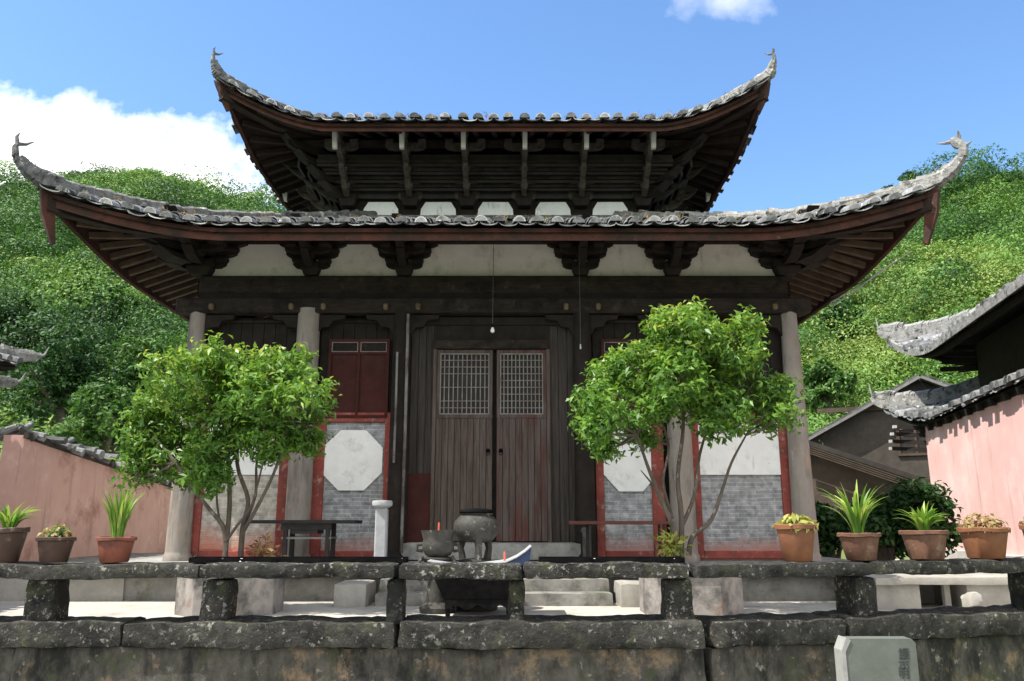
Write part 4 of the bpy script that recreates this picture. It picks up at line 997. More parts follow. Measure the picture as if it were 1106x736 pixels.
# right wing: facade faces left, far corner at (7.4, 14.5)
RL, RANG = 8.6, R(-90)+R(12)
far = Vector((7.45, 14.6)); dirn = Vector((sin(R(12)), cos(R(12)))); nrm = Vector((cos(R(12)), -sin(R(12))))
WS = 1.4; far = far*WS
c = far-dirn*RL*WS/2+nrm*2.2*WS
ZR = .63
wing('right_side_hall', 'pink walled side hall with pale curled tiled eaves at the right', (c.x, c.y, ZR), R(-90)-R(12), RL, MT['pink_right'], ZR, 2.46, scale=WS)
# left wing
far = Vector((-9.3, 13.1)); a_ = R(10); dirn = Vector((-sin(a_), cos(a_))); nrm = Vector((-cos(a_), -sin(a_)))
c = far-dirn*7.0/2+nrm*2.2
wing('left_side_hall', 'pink walled side hall at the left edge with only its roof corner showing', (c.x, c.y, .9), R(90)+a_, 7.0, MT['pink_left'], .9, 2.62, .5, band=False)

# low courtyard wall on the left with ragged tiles
A = P(27, 470, 12.6); B = P(205, 532, 20.5)
w = thing('courtyard_wall', 'stained pink courtyard wall with ragged tile capping left of the temple', 'wall', (A.x, A.y, .6))
d = Vector((B.x-A.x, B.y-A.y, 0)); ln = d.length; dn = d.normalized(); sdv = Vector((-dn.y, dn.x, 0))*.32
b = MB(); zA, zB = A.z, B.z
p = [Vector((A.x, A.y, .5)), Vector((B.x, B.y, .5)), Vector((B.x, B.y, zB)), Vector((A.x, A.y, zA))]
b.add([*p, *[q+sdv for q in p]], [(0, 1, 2, 3), (7, 6, 5, 4), (3, 2, 6, 7), (0, 3, 7, 4), (1, 5, 6, 2), (0, 4, 5, 1)]); b.build('wall_body', MT['pink_left'], w, smooth=0)
b = MB(); rg = random.Random(8); k = int(ln/.17)
for i in range(k):
    t = (i+.5)/k; q = Vector((A.x, A.y, zA)).lerp(Vector((B.x, B.y, zB)), t)
    for s_ in (-1, 1):
        if rg.random() < .15: continue
        e = q+sdv*.5+Vector((rg.uniform(-.05, .05), rg.uniform(-.05, .05), .11+rg.uniform(-.05, .05))); f = q+sdv*.5+sdv.normalized()*s_*.34*rg.uniform(.75, 1.15)+Vector((rg.uniform(-.12, .12), rg.uniform(-.12, .12), .01+rg.uniform(-.05, .05)))
        b.tube([e, f], [.05, .075*rg.uniform(.6, 1.2)], 7); b.r[-9:] = [rg.random()]*9
    if rg.random() < .5: b.tube([q+sdv*.5+Vector((0, 0, .14)), q+sdv*.5+dn*.25+Vector((rg.uniform(-.1, .1), 0, .14+rg.uniform(0, .12)))], .05, 8)
b.build('tile_capping', MT['roof_tile'], w, smooth=50)
b = MB(); b.sweep([Vector((A.x, A.y, zA+.0))-sdv*.05, Vector((B.x, B.y, zB+.0))-sdv*.05], .07, .10); b.build('capping_ledge', MT['farm_dark'], w)

# ------------------------------------------------------------------ farmhouse behind, right
h = thing('farmhouse', 'grey farmhouse gable with a dark lean-to roof behind the hedge', 'house', P(960, 600, 28.5), rz=-R(23))
Y = 28.5; z0 = .3
a1, ap, a2 = P(880, 474, Y), P(988, 414, Y), P(1105, 470, Y)
b = MB(); b.prism([(a1.x, z0), (a2.x, z0), (a2.x, a2.z), (ap.x, ap.z), (a1.x, a1.z)], 'y', Y, Y+6); b.build('wall', MT['farm_wall'], h, smooth=0)
for q, nm in ((a1, 1), (a2, -1)):
    b = MB(); e = Vector((q.x, 0, q.z)); t = Vector((ap.x, 0, ap.z)); dv = (e-t).normalized(); e2 = e+dv*.35
    n_ = Vector((-dv.z, 0, dv.x)); n_ = n_ if n_.z > 0 else -n_
    poly = [t+n_*.01, e2+n_*.01, e2+n_*.17, t+n_*.17]
    b.prism([(v.x, v.z) for v in poly], 'y', Y-.45, Y+6.3); b.build('roof', MT['roof_tile'], h, smooth=0)
    b = MB(); poly = [t-n_*.0, e2-n_*.0, e2+n_*.09, t+n_*.09]; b.prism([(v.x, v.z) for v in poly], 'y', Y-.5, Y-.452); b.build('barge_board', MT['ledge'], h, smooth=0)
b = MB(); t_ = .42; ml, mr_ = ap.lerp(a1, t_), ap.lerp(a2, t_); b.prism([(ml.x+.1, ml.z), (mr_.x-.1, mr_.z), (ap.x, ap.z-.06)], 'y', Y-.06, Y-.003); b.build('attic_boarding', MT['farm_dark'], h, smooth=0)
b = MB(); b.bb(a1.x+.3, a2.x-.3, Y-.10, Y-.003, ml.z-.16, ml.z-.003); b.build('tie_beam', MT['farm_brown'], h, smooth=0)
wc = P(985, 478, Y); b = MB()
for bx in ((-.6, -.5, -.5, .5), (.5, .6, -.5, .5), (-.5, .5, .42, .5), (-.5, .5, -.5, -.42), (-.04, .04, -.42, .42)): b.bb(wc.x+bx[0], wc.x+bx[1], Y-.07, Y-.003, wc.z+bx[2], wc.z+bx[3])
wf = b.build('window', MT['farm_brown'], h, smooth=0)
b = MB(); b.bb(wc.x-.5, wc.x+.5, Y-.02, Y-.004, wc.z-.42, wc.z+.42); b.build('pane', MT['black_wood'], wf, smooth=0)
# lean-to in front
Yl = 26.0; l0, l1 = P(900, 474, Yl), P(1030, 524, Yl)
b = MB(); dv = (l1-l0).normalized(); n_ = Vector((-dv.z, 0, dv.x)); n_ = n_ if n_.z > 0 else -n_
poly = [l0-dv*.1, l1+dv*.4, l1+dv*.4+n_*.16, l0-dv*.1+n_*.16]; b.prism([(v.x, v.z) for v in poly], 'y', Yl-.5, Y-.02); b.build('lean_to_roof', MT['farm_dark'], h, smooth=0)
b = MB()
for i in range(4): b.sweep([l0+n_*(.02)+Vector((0, -.5-.03, -.06-.07*i)), l1+Vector((0, -.53, -.06-.07*i))], .05, .03)
b.build('lean_to_slat', MT['farm_brown'], h, smooth=0)
b = MB(); b.prism([(l0.x+.1, z0), (l1.x, z0), (l1.x, l1.z-.02), (l0.x+.1, l0.z-.05)], 'y', Yl, Yl+.15); b.build('lean_to_wall', MT['farm_brown'], h, smooth=0)
b = MB(); d0, d1 = P(874, 474, Yl), P(902, 528, Yl); b.bb(d0.x, d1.x, Yl+.3, Yl+.6, d1.z, d0.z); b.build('dark_doorway', MT['farm_dark'], h, smooth=0)
b = MB(); d0, d1 = P(872, 526, Yl-.3), P(907, 560, Yl-.3); b.rock(((d0.x+d1.x)/2, Yl, (d0.z+z0)/2), (d1.x-d0.x, .5, d0.z-z0), .03, .15, 5); b.build('parapet', MT['concrete'], h)
p = P(903, 472, Yl-.4); b = MB(); b.tube([p, P(904, 530, Yl-.4)], .04, 6); b.build('lean_to_post', MT['ledge'], h)

def bush(px, py, Y, rpx, label, seed, n=2600, lm='dark', leaf=.16, name='clipped_bush'):
    c = P(px, py, Y); r = rpx*Y/F; rgl = random.Random(seed)
    bl = [(c.x+rgl.uniform(-.6, .6)*r, Y+rgl.uniform(-.5, .5)*r, c.z+rgl.uniform(-.7, .4)*r, r*rgl.uniform(.4, .6)) for _ in range(10)]
    z0 = FLOOR
    t = thing(name, label, 'bush', (c.x, Y, z0), 'dark bushes behind the potted plants'); rg = np.random.default_rng(seed)
    b = MB()
    for q in bl: b.tube([(c.x, Y, z0), ((c.x+q[0])/2, Y, (z0+q[2])/2), q[:3]], [.06, .04, .01], 6)
    b.build('stems', MT['bark'], t)
    p, nr, rn = crown_points(bl, n, rg, twig=r*.15, tw_n=18, shell=.6); p[:, 2] = np.maximum(p[:, 2], z0+.05)
    leaves('foliage', p, nr, leaf, leaf*.5, LM[lm], t, rnd=rn, seed=seed)
bush(898, 568, 16.6, 30, 'dark bush beside the right corner column of the temple', 1, 3000)
bush(950, 560, 17.4, 38, 'dark bush behind the tall strap-leaved pot plant', 2, 4200)
bush(992, 552, 16.9, 36, 'dark bush against the far corner of the right pink wall', 3, 4200)

# ------------------------------------------------------------------ terraces at the sides
b = MB(); b.rock((-9.2, 14.1, .76), (8.0, 5.6, .34), .02, .25, 21, rnd=.02); b.build('left_terrace', MT['concrete'], kind='structure')
b = MB(); b.rock((-9.6, 15.0, .93), (7.6, 4.6, .26), .02, .25, 22, rnd=.02); b.build('left_terrace_step', MT['step_stone'], kind='structure')
# right: concrete drain block with a dark opening
t = thing('concrete_block', 'pale concrete step block with a dark square opening by the right bench', 'step', P(1010, 640, 10.2))
a0, a1_ = P(944, 620, 10.2), P(1130, 620, 10.2); q0, q1 = P(992, 626, 10.2), P(1046, 650, 10.2); zt = a0.z-.03
b = MB(); b.bb(a0.x, q0.x, 10.2, 12.2, .4, zt-.10); b.bb(q1.x, a1_.x+1, 10.2, 12.2, .4, zt-.10); b.bb(q0.x, q1.x, 11.0, 12.2, .4, zt-.1); b.build('body', MT['concrete'], t, smooth=0)
b = MB(); b.rock(((a0.x+a1_.x+1)/2, 11.1, zt-.05), (a1_.x+1-a0.x+.06, 2.0, .10), .01, .2, 4, rnd=.015); b.build('cap_slab', MT['concrete'], t)
pp = P(1021, 640, 10.35); b = MB(); b.bb(pp.x-.035, pp.x+.035, 10.3, 10.37, .5, zt-.1); b.build('mullion', MT['concrete'], t, smooth=0)
pp = P(1052, 640, 9.9); b = MB(); b.rock((pp.x, 9.95, .70), (.18, .2, .26), .05, .05, 12); b.build('rubble', MT['concrete'], t)
b = MB(); b.rock((a0.x-.16, 10.4, .8), (.28, .5, .42), .015, .1, 13); b.build('end_stone', MT['concrete'], t)
b = MB(); b.rock((7.4, 12.6, .82), (5.2, 2.6, .46), .02, .3, 23, rnd=.02); b.build('right_terrace', MT['concrete'], kind='structure')

# ------------------------------------------------------------------ retaining wall with stone bench
YB = 7.05
def wl(X):                                        # centre line of bench and coping in plan
    return YB+.02*sin(X*1.3) if X < 1.55 else YB+(X-1.55)*tan(R(15.5))
w = thing('retaining_wall', 'blackened stone retaining wall with coping along the bottom', 'wall', (0, YB, 0))
xs = [-7.2, -5.2, -3.13, -.92, 1.55, 2.75, 4.6, 6.6]
for i in range(len(xs)-1):
    x0, x1 = xs[i]+.01, xs[i+1]-.01; y0, y1 = wl(xs[i]), wl(xs[i+1]); ang = atan2(y1-y0, x1-x0); L_ = math.hypot(x1-x0, y1-y0)
    b = MB(); b.rock(((x0+x1)/2, (y0+y1)/2+.03, .745), (L_, .54, .20), .022, .045, 80+i, rz=ang, rnd=.014); b.build('coping_stone', MT['coping'], w, smooth=60)
xs2 = [-7.2, -4.0, -1.05, 1.55, 3.4, 6.6]
for i in range(len(xs2)-1):
    x0, x1 = xs2[i], xs2[i+1]; y0, y1 = wl(x0), wl(x1); ang = atan2(y1-y0, x1-x0); L_ = math.hypot(x1-x0, y1-y0)
    b = MB(); b.rock(((x0+x1)/2, (y0+y1)/2+.07, .32), (L_+.01, .48, .66), .022, .09, 90+i, rz=ang, rnd=.008); b.build('wall_block', MT['ret_wall'], w, smooth=60)
bn = thing('stone_bench', 'long rough stone bench on square legs along the top of the wall', 'bench', (0, YB, .84))
legpx = [(-140, 645), (45, 645), (233, 645), (427, 645), (558, 645), (733, 645), (929, 640), (1116, 635)]
lx = []
for px, py in legpx:
    x = 0
    for _ in range(8): x = P(px, py, wl(x)-.1).x
    lx.append(x)
for i, x in enumerate(lx):
    ang = 0 if x < 1.5 else R(15.5)
    b = MB(); wd = .23 if i in (1, 2, 5, 6) else .14
    b.rock((x, wl(x), .995), (wd, .32, .36), .018, .05, 40+i, rz=ang, rnd=.02, taper=.94); b.build('leg', MT['mossy'], bn, smooth=60)
sl = [lx[0], lx[2]-.12, lx[3]+.02, lx[4]+.05, lx[5]+.08, lx[6]+.05, lx[7]+.3]
for i in range(len(sl)-1):
    x0, x1 = sl[i]+.008, sl[i+1]-.008; y0, y1 = wl(x0), wl(x1); ang = atan2(y1-y0, x1-x0); L_ = math.hypot(x1-x0, y1-y0)
    b = MB(); b.rock(((x0+x1)/2, (y0+y1)/2, 1.235+(.004 if i % 2 else 0)), (L_, .44, .112), .018, .04, 60+i, rz=ang, rnd=.012); b.build('seat_slab', MT['mossy'] if i in (1, 2, 3) else MT['coping'], bn, smooth=60)
BT = 1.30
# candle trays lying on the bench
def tray(pa, pb, label, seed):
    a, c = P(pa, 612, YB+.1).x, P(pb, 612, YB+.1).x
    t = thing('candle_tray', label, 'tray', ((a+c)/2, YB+.1, BT), 'candle trays on the stone bench'); rgt = random.Random(seed)
    b = MB(); y0, y1 = YB+.02, YB+.17; th = .008; zb = BT+.008
    b.bb(a, c, y0, y1, zb-.012, zb); b.bb(a, c, y0, y0+th, zb, zb+.022); b.bb(a, c, y1-th, y1, zb, zb+.034); b.bb(a, a+th, y0+th, y1-th, zb, zb+.03); b.bb(c-th, c, y0+th, y1-th, zb, zb+.03); b.build('pan', MT['iron'], t, smooth=0)
    for k in range(int((c-a)*7)):
        x = rgt.uniform(a+.03, c-.03); h_ = rgt.uniform(.005, .026); r_ = rgt.uniform(.01, .03)
        b = MB(); b.lathe((x, YB+rgt.uniform(.05, .12), zb-.002), [(r_*1.3, 0), (r_, h_*.5), (r_*.35, h_)], 8); b.build('wax_stub', MT['wax'], t)
tray(207, 440, 'long black iron candle tray with wax on the bench before the left tree', 1)
tray(582, 738, 'shorter black iron candle tray with wax on the bench before the right tree', 2)

# ------------------------------------------------------------------ incense things in the middle
Yt = 9.35
t = thing('paper_burner', 'black iron burning trough with a flared blue-white lip behind the bench', 'burner', P(512, 668, Yt))
x0, x1 = P(462, 625, Yt).x, P(573, 625, Yt).x; xb0, xb1 = P(480, 660, Yt).x, P(552, 660, Yt).x; zt, zb = P(512, 611, Yt).z, P(512, 652, Yt).z
b = MB()
vs = [(x0, Yt, zt), (x1, Yt, zt), (xb1, Yt+.08, zb), (xb0, Yt+.08, zb), (x0, Yt+.62, zt), (x1, Yt+.62, zt), (xb1, Yt+.54, zb), (xb0, Yt+.54, zb)]
b.add(vs, [(0, 3, 2, 1), (4, 5, 6, 7), (0, 4, 7, 3), (1, 2, 6, 5), (3, 7, 6, 2)]); b.build('body', MT['iron'], t, smooth=0)
b = MB(); n = 24; vs = []
for yy_ in (Yt+.06, Yt+.09):
    for i in range(n+1):
        u = i/n; x = xb0+(xb1-xb0)*u; vs.append((x, yy_, zb+.03))
        zz = zb-.02-.05*abs(cos(u*pi*3))**1.2
        vs.append((x, yy_, zz))
m_ = 2*(n+1)
fs = [(2*i, 2*i+1, 2*i+3, 2*i+2) for i in range(n)]+[(m_+2*i, m_+2*i+2, m_+2*i+3, m_+2*i+1) for i in range(n)]+[(2*i+1, m_+2*i+1, m_+2*i+3, 2*i+3) for i in range(n)]
b.add(vs, fs); b.build('scalloped_skirt', MT['iron'], t, smooth=0)
for xx in (xb0+.03, xb1-.03):
    for yy_ in (Yt+.1, Yt+.5):
        b = MB(); b.sweep([(xx, yy_, zb+.02), (xx*1.0, yy_, FLOOR)], .05, .05); b.build('leg', MT['iron'], t)
# curved sheet lip along the top that kicks up at the right
lp = [P(px, py, Yt) for px, py in ((462, 606), (480, 609), (498, 611), (515, 611), (530, 609), (547, 607), (558, 602), (567, 596), (574, 590))]
b = MB(); b.sweep([p+Vector((0, .30, .0)) for p in lp], .66, .010, side=(0, 1, 0)); b.build('rim', MT['tin'], t, smooth=0)
b = MB(); q = [(p.x, p.z-.012) for p in lp[-4:]]; b.prism([(lp[-4].x, zt-.02)]+q+[(lp[-1].x-.03, zt-.02)], 'y', Yt+.02, Yt+.58); b.build('side_plate', MT['blue_tin'], t, smooth=0)
for k, (px, py) in enumerate(((545, 606), (472, 606))):
    q = P(px, py, Yt+.2); b = MB(); b.tube([q, q+Vector((0, 0, .10))], .012, 6)
    if k == 0: b.build('candle_stub', MT['candle'], t)
# round bowl burner at left
Yb = 9.85
c = P(473, 605, Yb); t = thing('incense_bowl', 'small round bronze incense bowl on a scrolled stand, left of the urn', 'incense burner', (c.x, Yb, FLOOR))
b = MB(); zz = c.z; b.lathe((c.x, Yb, 0), [(.20, FLOOR), (.21, FLOOR+.06), (.13, FLOOR+.12), (.11, zz-.1), (.16, zz-.02), (.20, zz+.02), (.10, zz+.045)], 18); b.build('pedestal', MT['bronze'], t)
b = MB(); b.lathe((c.x, Yb, zz+.03), [(.08, 0), (.15, .025), (.185, .09), (.19, .16), (.175, .20), (.21, .31), (.20, .31), (.165, .21), (.02, .15)], 24, capt=True); b.build('bowl', MT['bronze'], t, smooth=50)
for s_ in (-1, 1):
    b = MB(); b.tube([(c.x+s_*.18, Yb, zz+.10), (c.x+s_*.25, Yb-.02, zz+.11), (c.x+s_*.24, Yb-.02, zz+.17), (c.x+s_*.19, Yb, zz+.18)], .02, 7); b.build('handle', MT['bronze'], t)
    b = MB(); b.tube([(c.x+s_*.10, Yb-.1, zz-.1), (c.x+s_*.22, Yb-.12, zz-.04), (c.x+s_*.17, Yb-.1, zz+.05)], [.03, .035, .02], 7); b.build('scroll_foot', MT['bronze'], t)
b = MB(); b.tube([(c.x, Yb, zz+.2), (c.x+.005, Yb, zz+.43)], .012, 6); b.build('incense_stick', MT['candle'], t)
# big urn
Yu = 10.15
c = P(514, 606, Yu); t = thing('incense_urn', 'big dark bronze urn with a flat lid in front of the door', 'incense burner', (c.x, Yu, FLOOR))
k = Yu/F*1.03; z = c.z
b = MB(); b.lathe((c.x, Yu, 0), [(.26, FLOOR), (.27, FLOOR+.05), (.2, FLOOR+.1), (.18, z-.08), (.22, z-.02), (.22, z+.01), (.12, z+.03)], 20); b.build('pedestal', MT['bronze'], t)
b = MB(); b.lathe((c.x, Yu, z), [(.10, .22), (.20, .24), (.265, .32), (.28, .40), (.265, .47), (.21, .52), (.19, .54), (.21, .56), (.05, .56)], 28); b.build('bowl', MT['bronze'], t, smooth=50)
for a in (0, 2.1, 4.2):
    d = Vector((cos(a+.7), sin(a+.7), 0)); b = MB(); b.tube([Vector((c.x, Yu, z+.28))+d*.17, Vector((c.x, Yu, z+.15))+d*.20, Vector((c.x, Yu, z+.0))+d*.17], [.055, .04, .05], 8); b.build('leg', MT['bronze'], t)
b = MB(); b.lathe((c.x, Yu, z+.56), [(.20, 0), (.21, .02), (.20, .045), (.12, .06), (.03, .065)], 24); b.build('lid', MT['iron'], t)
# white stone post on the plinth
Yp = 11.95
c = P(411, 600, Yp); zt = P(411, 541, Yp).z; t = thing('stone_post', 'pale square stone post with a mushroom cap left of the temple door', 'post', (c.x, Yp, PL))
b = MB(); b.box((c.x, Yp, (PL+zt-.1)/2), (.17, .17, zt-.1-PL), ch=.02); b.build('shaft', MT['post_stone'], t)
b = MB(); b.box((c.x, Yp, PL+.05), (.26, .26, .10), ch=.02); b.build('base', MT['post_stone'], t)
b = MB(); b.lathe((c.x, Yp, zt-.10), [(.10, 0), (.145, .03), (.15, .07), (.14, .10), (.04, .105)], 20); b.build('cap', MT['post_stone'], t)

def table(pa, pb, py, legs, Y, label, top_m, leg_m, shelf, lt=.032, name='offering_table'):
    a, c = P(pa, py, Y), P(pb, py, Y); z = a.z
    t = thing(name, label, 'table', ((a.x+c.x)/2, Y, PL))
    b = MB(); b.bb(a.x, c.x, Y-.28, Y+.28, z-.05, z, ch=.008); b.build('table_top', top_m, t)
    xs_ = [P(q, py+20, Y).x for q in legs]
    for x in xs_:
        for y in (Y-.2, Y+.2):
            b = MB(); b.bb(x-lt, x+lt, y-lt, y+lt, PL, z-.05, ch=.006); b.build('leg', leg_m, t)
    b = MB(); b.bb(xs_[0]-.06, xs_[1]+.06, Y-.235, Y-.20-.033, z-.14, z-.052)
    if shelf: b.build('apron', top_m, t)
    if shelf:
        zz = P(pa, shelf, Y).z; b = MB(); b.bb(xs_[0]-.05, xs_[1]+.05, Y-.23, Y+.23, zz-.03, zz); b.build('shelf', MT['ledge'], t)
        b = MB(); b.bb((xs_[0]+xs_[1])/2-.22, (xs_[0]+xs_[1])/2+.16, Y-.22, Y+.2, z-.2, z-.142); b.build('drawer', MT['black_wood'], t)
    return t
table(273, 388, 562, (312, 357), 12.55, 'black wooden offering table with a shelf before the left octagon', MT['black_wood'], MT['black_wood'], 580)
table(613, 724, 563, (636, 715), 12.55, 'narrow red-edged table on thin legs before the right octagon', MT['table_red'], MT['black_wood'], None, .018)

# ------------------------------------------------------------------ planters and courtyard trees
def planter(px, label, Y, m, zt):
    c = P(px, 640, Y); t = thing('tree_planter', label, 'planter', (c.x, Y, FLOOR), 'octagonal tree planters')
    r = .60; b = MB(); ph = pi/8
    b.lathe((c.x, Y, 0), [(r, FLOOR), (r, zt-.05), (r*.86, zt-.05), (r*.86, zt-.14)], 8, phase=ph, capt=False); b.build('basin', m, t, smooth=20)
    b = MB(); b.lathe((c.x, Y, 0), [(r*1.05, zt-.05), (r*1.05, zt), (r*.82, zt), (r*.82, zt-.05)], 8, phase=ph, capb=False, capt=False); b.build('rim', m, t, smooth=20)
    b = MB(); b.lathe((c.x, Y, 0), [(.53, zt-.13), (.5, zt-.11), (.1, zt-.07)], 16); b.build('soil', MT['soil'], t)
    return c.x
TY = 9.85; PZ = 1.13
MT['planter_l'] = mat('planter_l', (.19, .175, .165), (.30, .275, .255), 4, bump=.4, stains=[((.085, .08, .076), 2.2, .48, .62), ((.16, .09, .06), 1.7, .58, .7)])
planter(250, 'octagonal stone planter under the left courtyard tree', TY, MT['planter_l'], PZ)
planter(745, 'octagonal stone planter with brownish side under the right courtyard tree', TY, MT['planter_l'], PZ)

def court_tree(label, stems, blobs, base_px, seed, n):
    base = P(*base_px, TY); base.z = PZ-.1
    t = thing('courtyard_tree', label, 'tree', base, 'trees in the courtyard planters'); rg = np.random.default_rng(seed)
    b = MB(); ends = []
    for st in stems:
        pts = []
        for i, (px, py, dy, r_) in enumerate(st): pts.append(P(px, py, TY+dy))
        if pts[0].z < PZ+.1: pts[0].z = PZ-.12
        # smooth through the points
        sm = []
        for i in range(len(pts)-1):
            p0, p1, p2, p3 = pts[max(i-1, 0)], pts[i], pts[i+1], pts[min(i+2, len(pts)-1)]
            for s_ in range(4):
                q = s_/4; sm.append(.5*((2*p1)+(p2-p0)*q+(2*p0-5*p1+4*p2-p3)*q*q+(3*p1-p0-3*p2+p3)*q**3))
        sm.append(pts[-1]); rr = np.interp(np.linspace(0, 1, len(sm)), np.linspace(0, 1, len(st)), [s_[3] for s_ in st])
        b.tube(sm, [q_*.68 for q_ in rr], 8); ends.append((pts[-1], st[-1][3]))
        ends.append((sm[len(sm)*2//3], rr[len(sm)*2//3]))
    B3 = []
    for (px, py, r_) in blobs:
        c = P(px, py, TY+rg.uniform(-.5, .5)*.8); B3.append((c.x, c.y, c.z, r_))
        B3.append((c.x+rg.normal()*.1, TY+rg.uniform(-.65, .65), c.z+rg.normal()*.08-.05, r_*.8))
    for q in B3:
        e = Vector(q[:3]); s_, r_ = min(ends, key=lambda k: (k[0]-e).length)
        m_ = s_.lerp(e, .5)+Vector((0, 0, -.04)); b.tube([s_, m_, e, e+(e-s_)*.25], [min(r_, .022), .013, .008, .003], 5)
        for k in range(4):
            g = e+Vector(rg.normal(size=3))*q[3]*.5; b.tube([m_.lerp(e, .6), g], [.007, .002], 4)
    b.build('trunk', MT['bark'], t, smooth=60)
    p, nr, rn = crown_points(B3, n, rg, twig=.058, tw_n=13, up=.45, squash=.95, shell=.45)
    # sunlit top painted into the crown: leaves lighter and yellower with height
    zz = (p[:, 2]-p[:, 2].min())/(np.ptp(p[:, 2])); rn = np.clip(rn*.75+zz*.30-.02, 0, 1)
    leaves('crown', p, nr, 0.104*(.5+.85*rg.random(n)), .035*(.7+.7*rg.random(n)), LM['court'], t, rnd=rn, seed=seed, droop=.22, fold=.25)
    return t
court_tree('leafy multi-stemmed courtyard tree left of the temple door',
    [[(243, 606, 0, .055), (243, 575, 0, .045), (226, 550, -.05, .036), (208, 528, -.1, .03), (190, 500, -.15, .02)],
     [(244, 590, 0, .045), (248, 545, .03, .042), (246, 495, .05, .035), (238, 440, .1, .02)],
     [(260, 606, .05, .055), (262, 572, .05, .048), (268, 540, .08, .04), (256, 500, .05, .034), (262, 450, .1, .02)],
     [(262, 575, .05, .04), (282, 540, -.05, .03), (300, 500, -.1, .024), (312, 450, -.1, .015)],
     [(262, 570, .06, .035), (276, 535, .15, .028), (278, 495, .2, .022), (295, 440, .2, .014)],
     [(244, 585, -.02, .026), (256, 568, -.04, .026), (272, 545, -.04, .02), (284, 500, -.05, .014)],
     [(238, 566, 0, .02), (234, 535, -.02, .018), (240, 500, 0, .012)]],
    [(170, 468, .42), (208, 415, .45), (255, 402, .36), (302, 402, .38), (335, 428, .30), (336, 462, .26), (250, 452, .45), (195, 495, .34), (290, 470, .36), (148, 498, .24), (230, 385, .25), (318, 385, .2), (225, 490, .28), (275, 425, .4), (160, 440, .22)],
    (252, 604), 31, 16500)
court_tree('taller leafy courtyard tree right of the temple door',
    [[(728, 606, 0, .06), (728, 575, 0, .052), (714, 540, -.05, .042), (700, 505, -.1, .032), (688, 470, -.15, .02)],
     [(734, 606, .03, .055), (736, 560, .03, .048), (732, 515, .05, .04), (738, 460, .05, .03), (735, 400, .08, .018)],
     [(744, 600, -.03, .05), (748, 580, -.05, .046), (768, 562, -.1, .036), (780, 530, -.12, .028), (790, 500, -.12, .024), (806, 470, -.1, .015)],
     [(736, 570, .03, .04), (750, 535, .1, .034), (756, 490, .12, .026), (772, 440, .15, .016)],
     [(726, 560, 0, .034), (716, 520, .12, .028), (722, 480, .15, .022), (705, 430, .15, .014)],
     [(714, 535, -.04, .022), (702, 520, -.06, .018), (692, 508, -.06, .008)]],
    [(742, 364, .42), (688, 398, .40), (790, 388, .42), (832, 428, .32), (648, 436, .32), (640, 462, .22), (725, 425, .45), (782, 446, .38), (844, 450, .20), (690, 466, .30), (664, 402, .24), (744, 342, .20), (804, 362, .24), (715, 350, .2), (760, 400, .4), (655, 480, .18)],
    (735, 604), 32, 18000)
# small yellow-green weed at the foot of the right tree
def tuft(px, py, Y, label, lm, seed, name='leafy_weed', rx=.14, n=160, leaf=.09):
    c = P(px, py, Y); t = thing(name, label, 'plant', (c.x, Y, PZ-.1)); rg = np.random.default_rng(seed)
    p = np.array([c.x, Y, c.z])+rg.normal(size=(n, 3))*np.array([rx*.5, rx*.5, rx*.6]); p[:, 2] = np.maximum(p[:, 2], PZ-.05)
    b = MB()
    for k in range(6): b.tube([(c.x, Y, PZ-.14), tuple(p[k])], [.006, .002], 4)
    b.build('stems', MT['bark'], t)
    leaves('leaf_cluster', p, rg.normal(size=(n, 3))+np.array([0, 0, .5]), leaf, leaf*.4, lm, t, seed=seed)
tuft(724, 590, TY-.3, 'small yellow green weed at the foot of the right courtyard tree', LM['yellow'], 2)
tuft(283, 597, TY-.25, 'small reddish dry weed at the foot of the left courtyard tree', LM['dry'], 3, rx=.16, n=90)

# ------------------------------------------------------------------ potted plants on the bench
def pot_base(t, c, r, h, m, square=False):
    seg = 24; b = MB(); sd_ = c.x*7
    wob = lambda bb: setattr(bb, 'v', [tuple(Vector(q)+noise.noise_vector(Vector(q)*9+Vector((sd_, 0, 0)))*.009) for q in bb.v])
    b.lathe((c.x, c.y, BT+.0), [(r*.66, 0), (r*.72, .01), (r*.95, h*.84), (r*.95, h*.86), (r*.80, h*.86), (r*.76, h*.74)], seg, capt=False); wob(b); p = b.build('pot', m, t, smooth=40)
    b = MB(); b.lathe((c.x, c.y, BT), [(r*.945, h*.84), (r*1.06, h*.87), (r*1.07, h*.98), (r*1.03, h), (r*.93, h), (r*.88, h*.87)], seg, capb=False, capt=False); wob(b); b.build('rim', m, p, smooth=40)
    b = MB(); b.lathe((c.x, c.y, BT), [(r*.80, h*.82), (r*.5, h*.85), (.01, h*.87)], 16, capb=True); b.build('soil', MT['soil'], t)
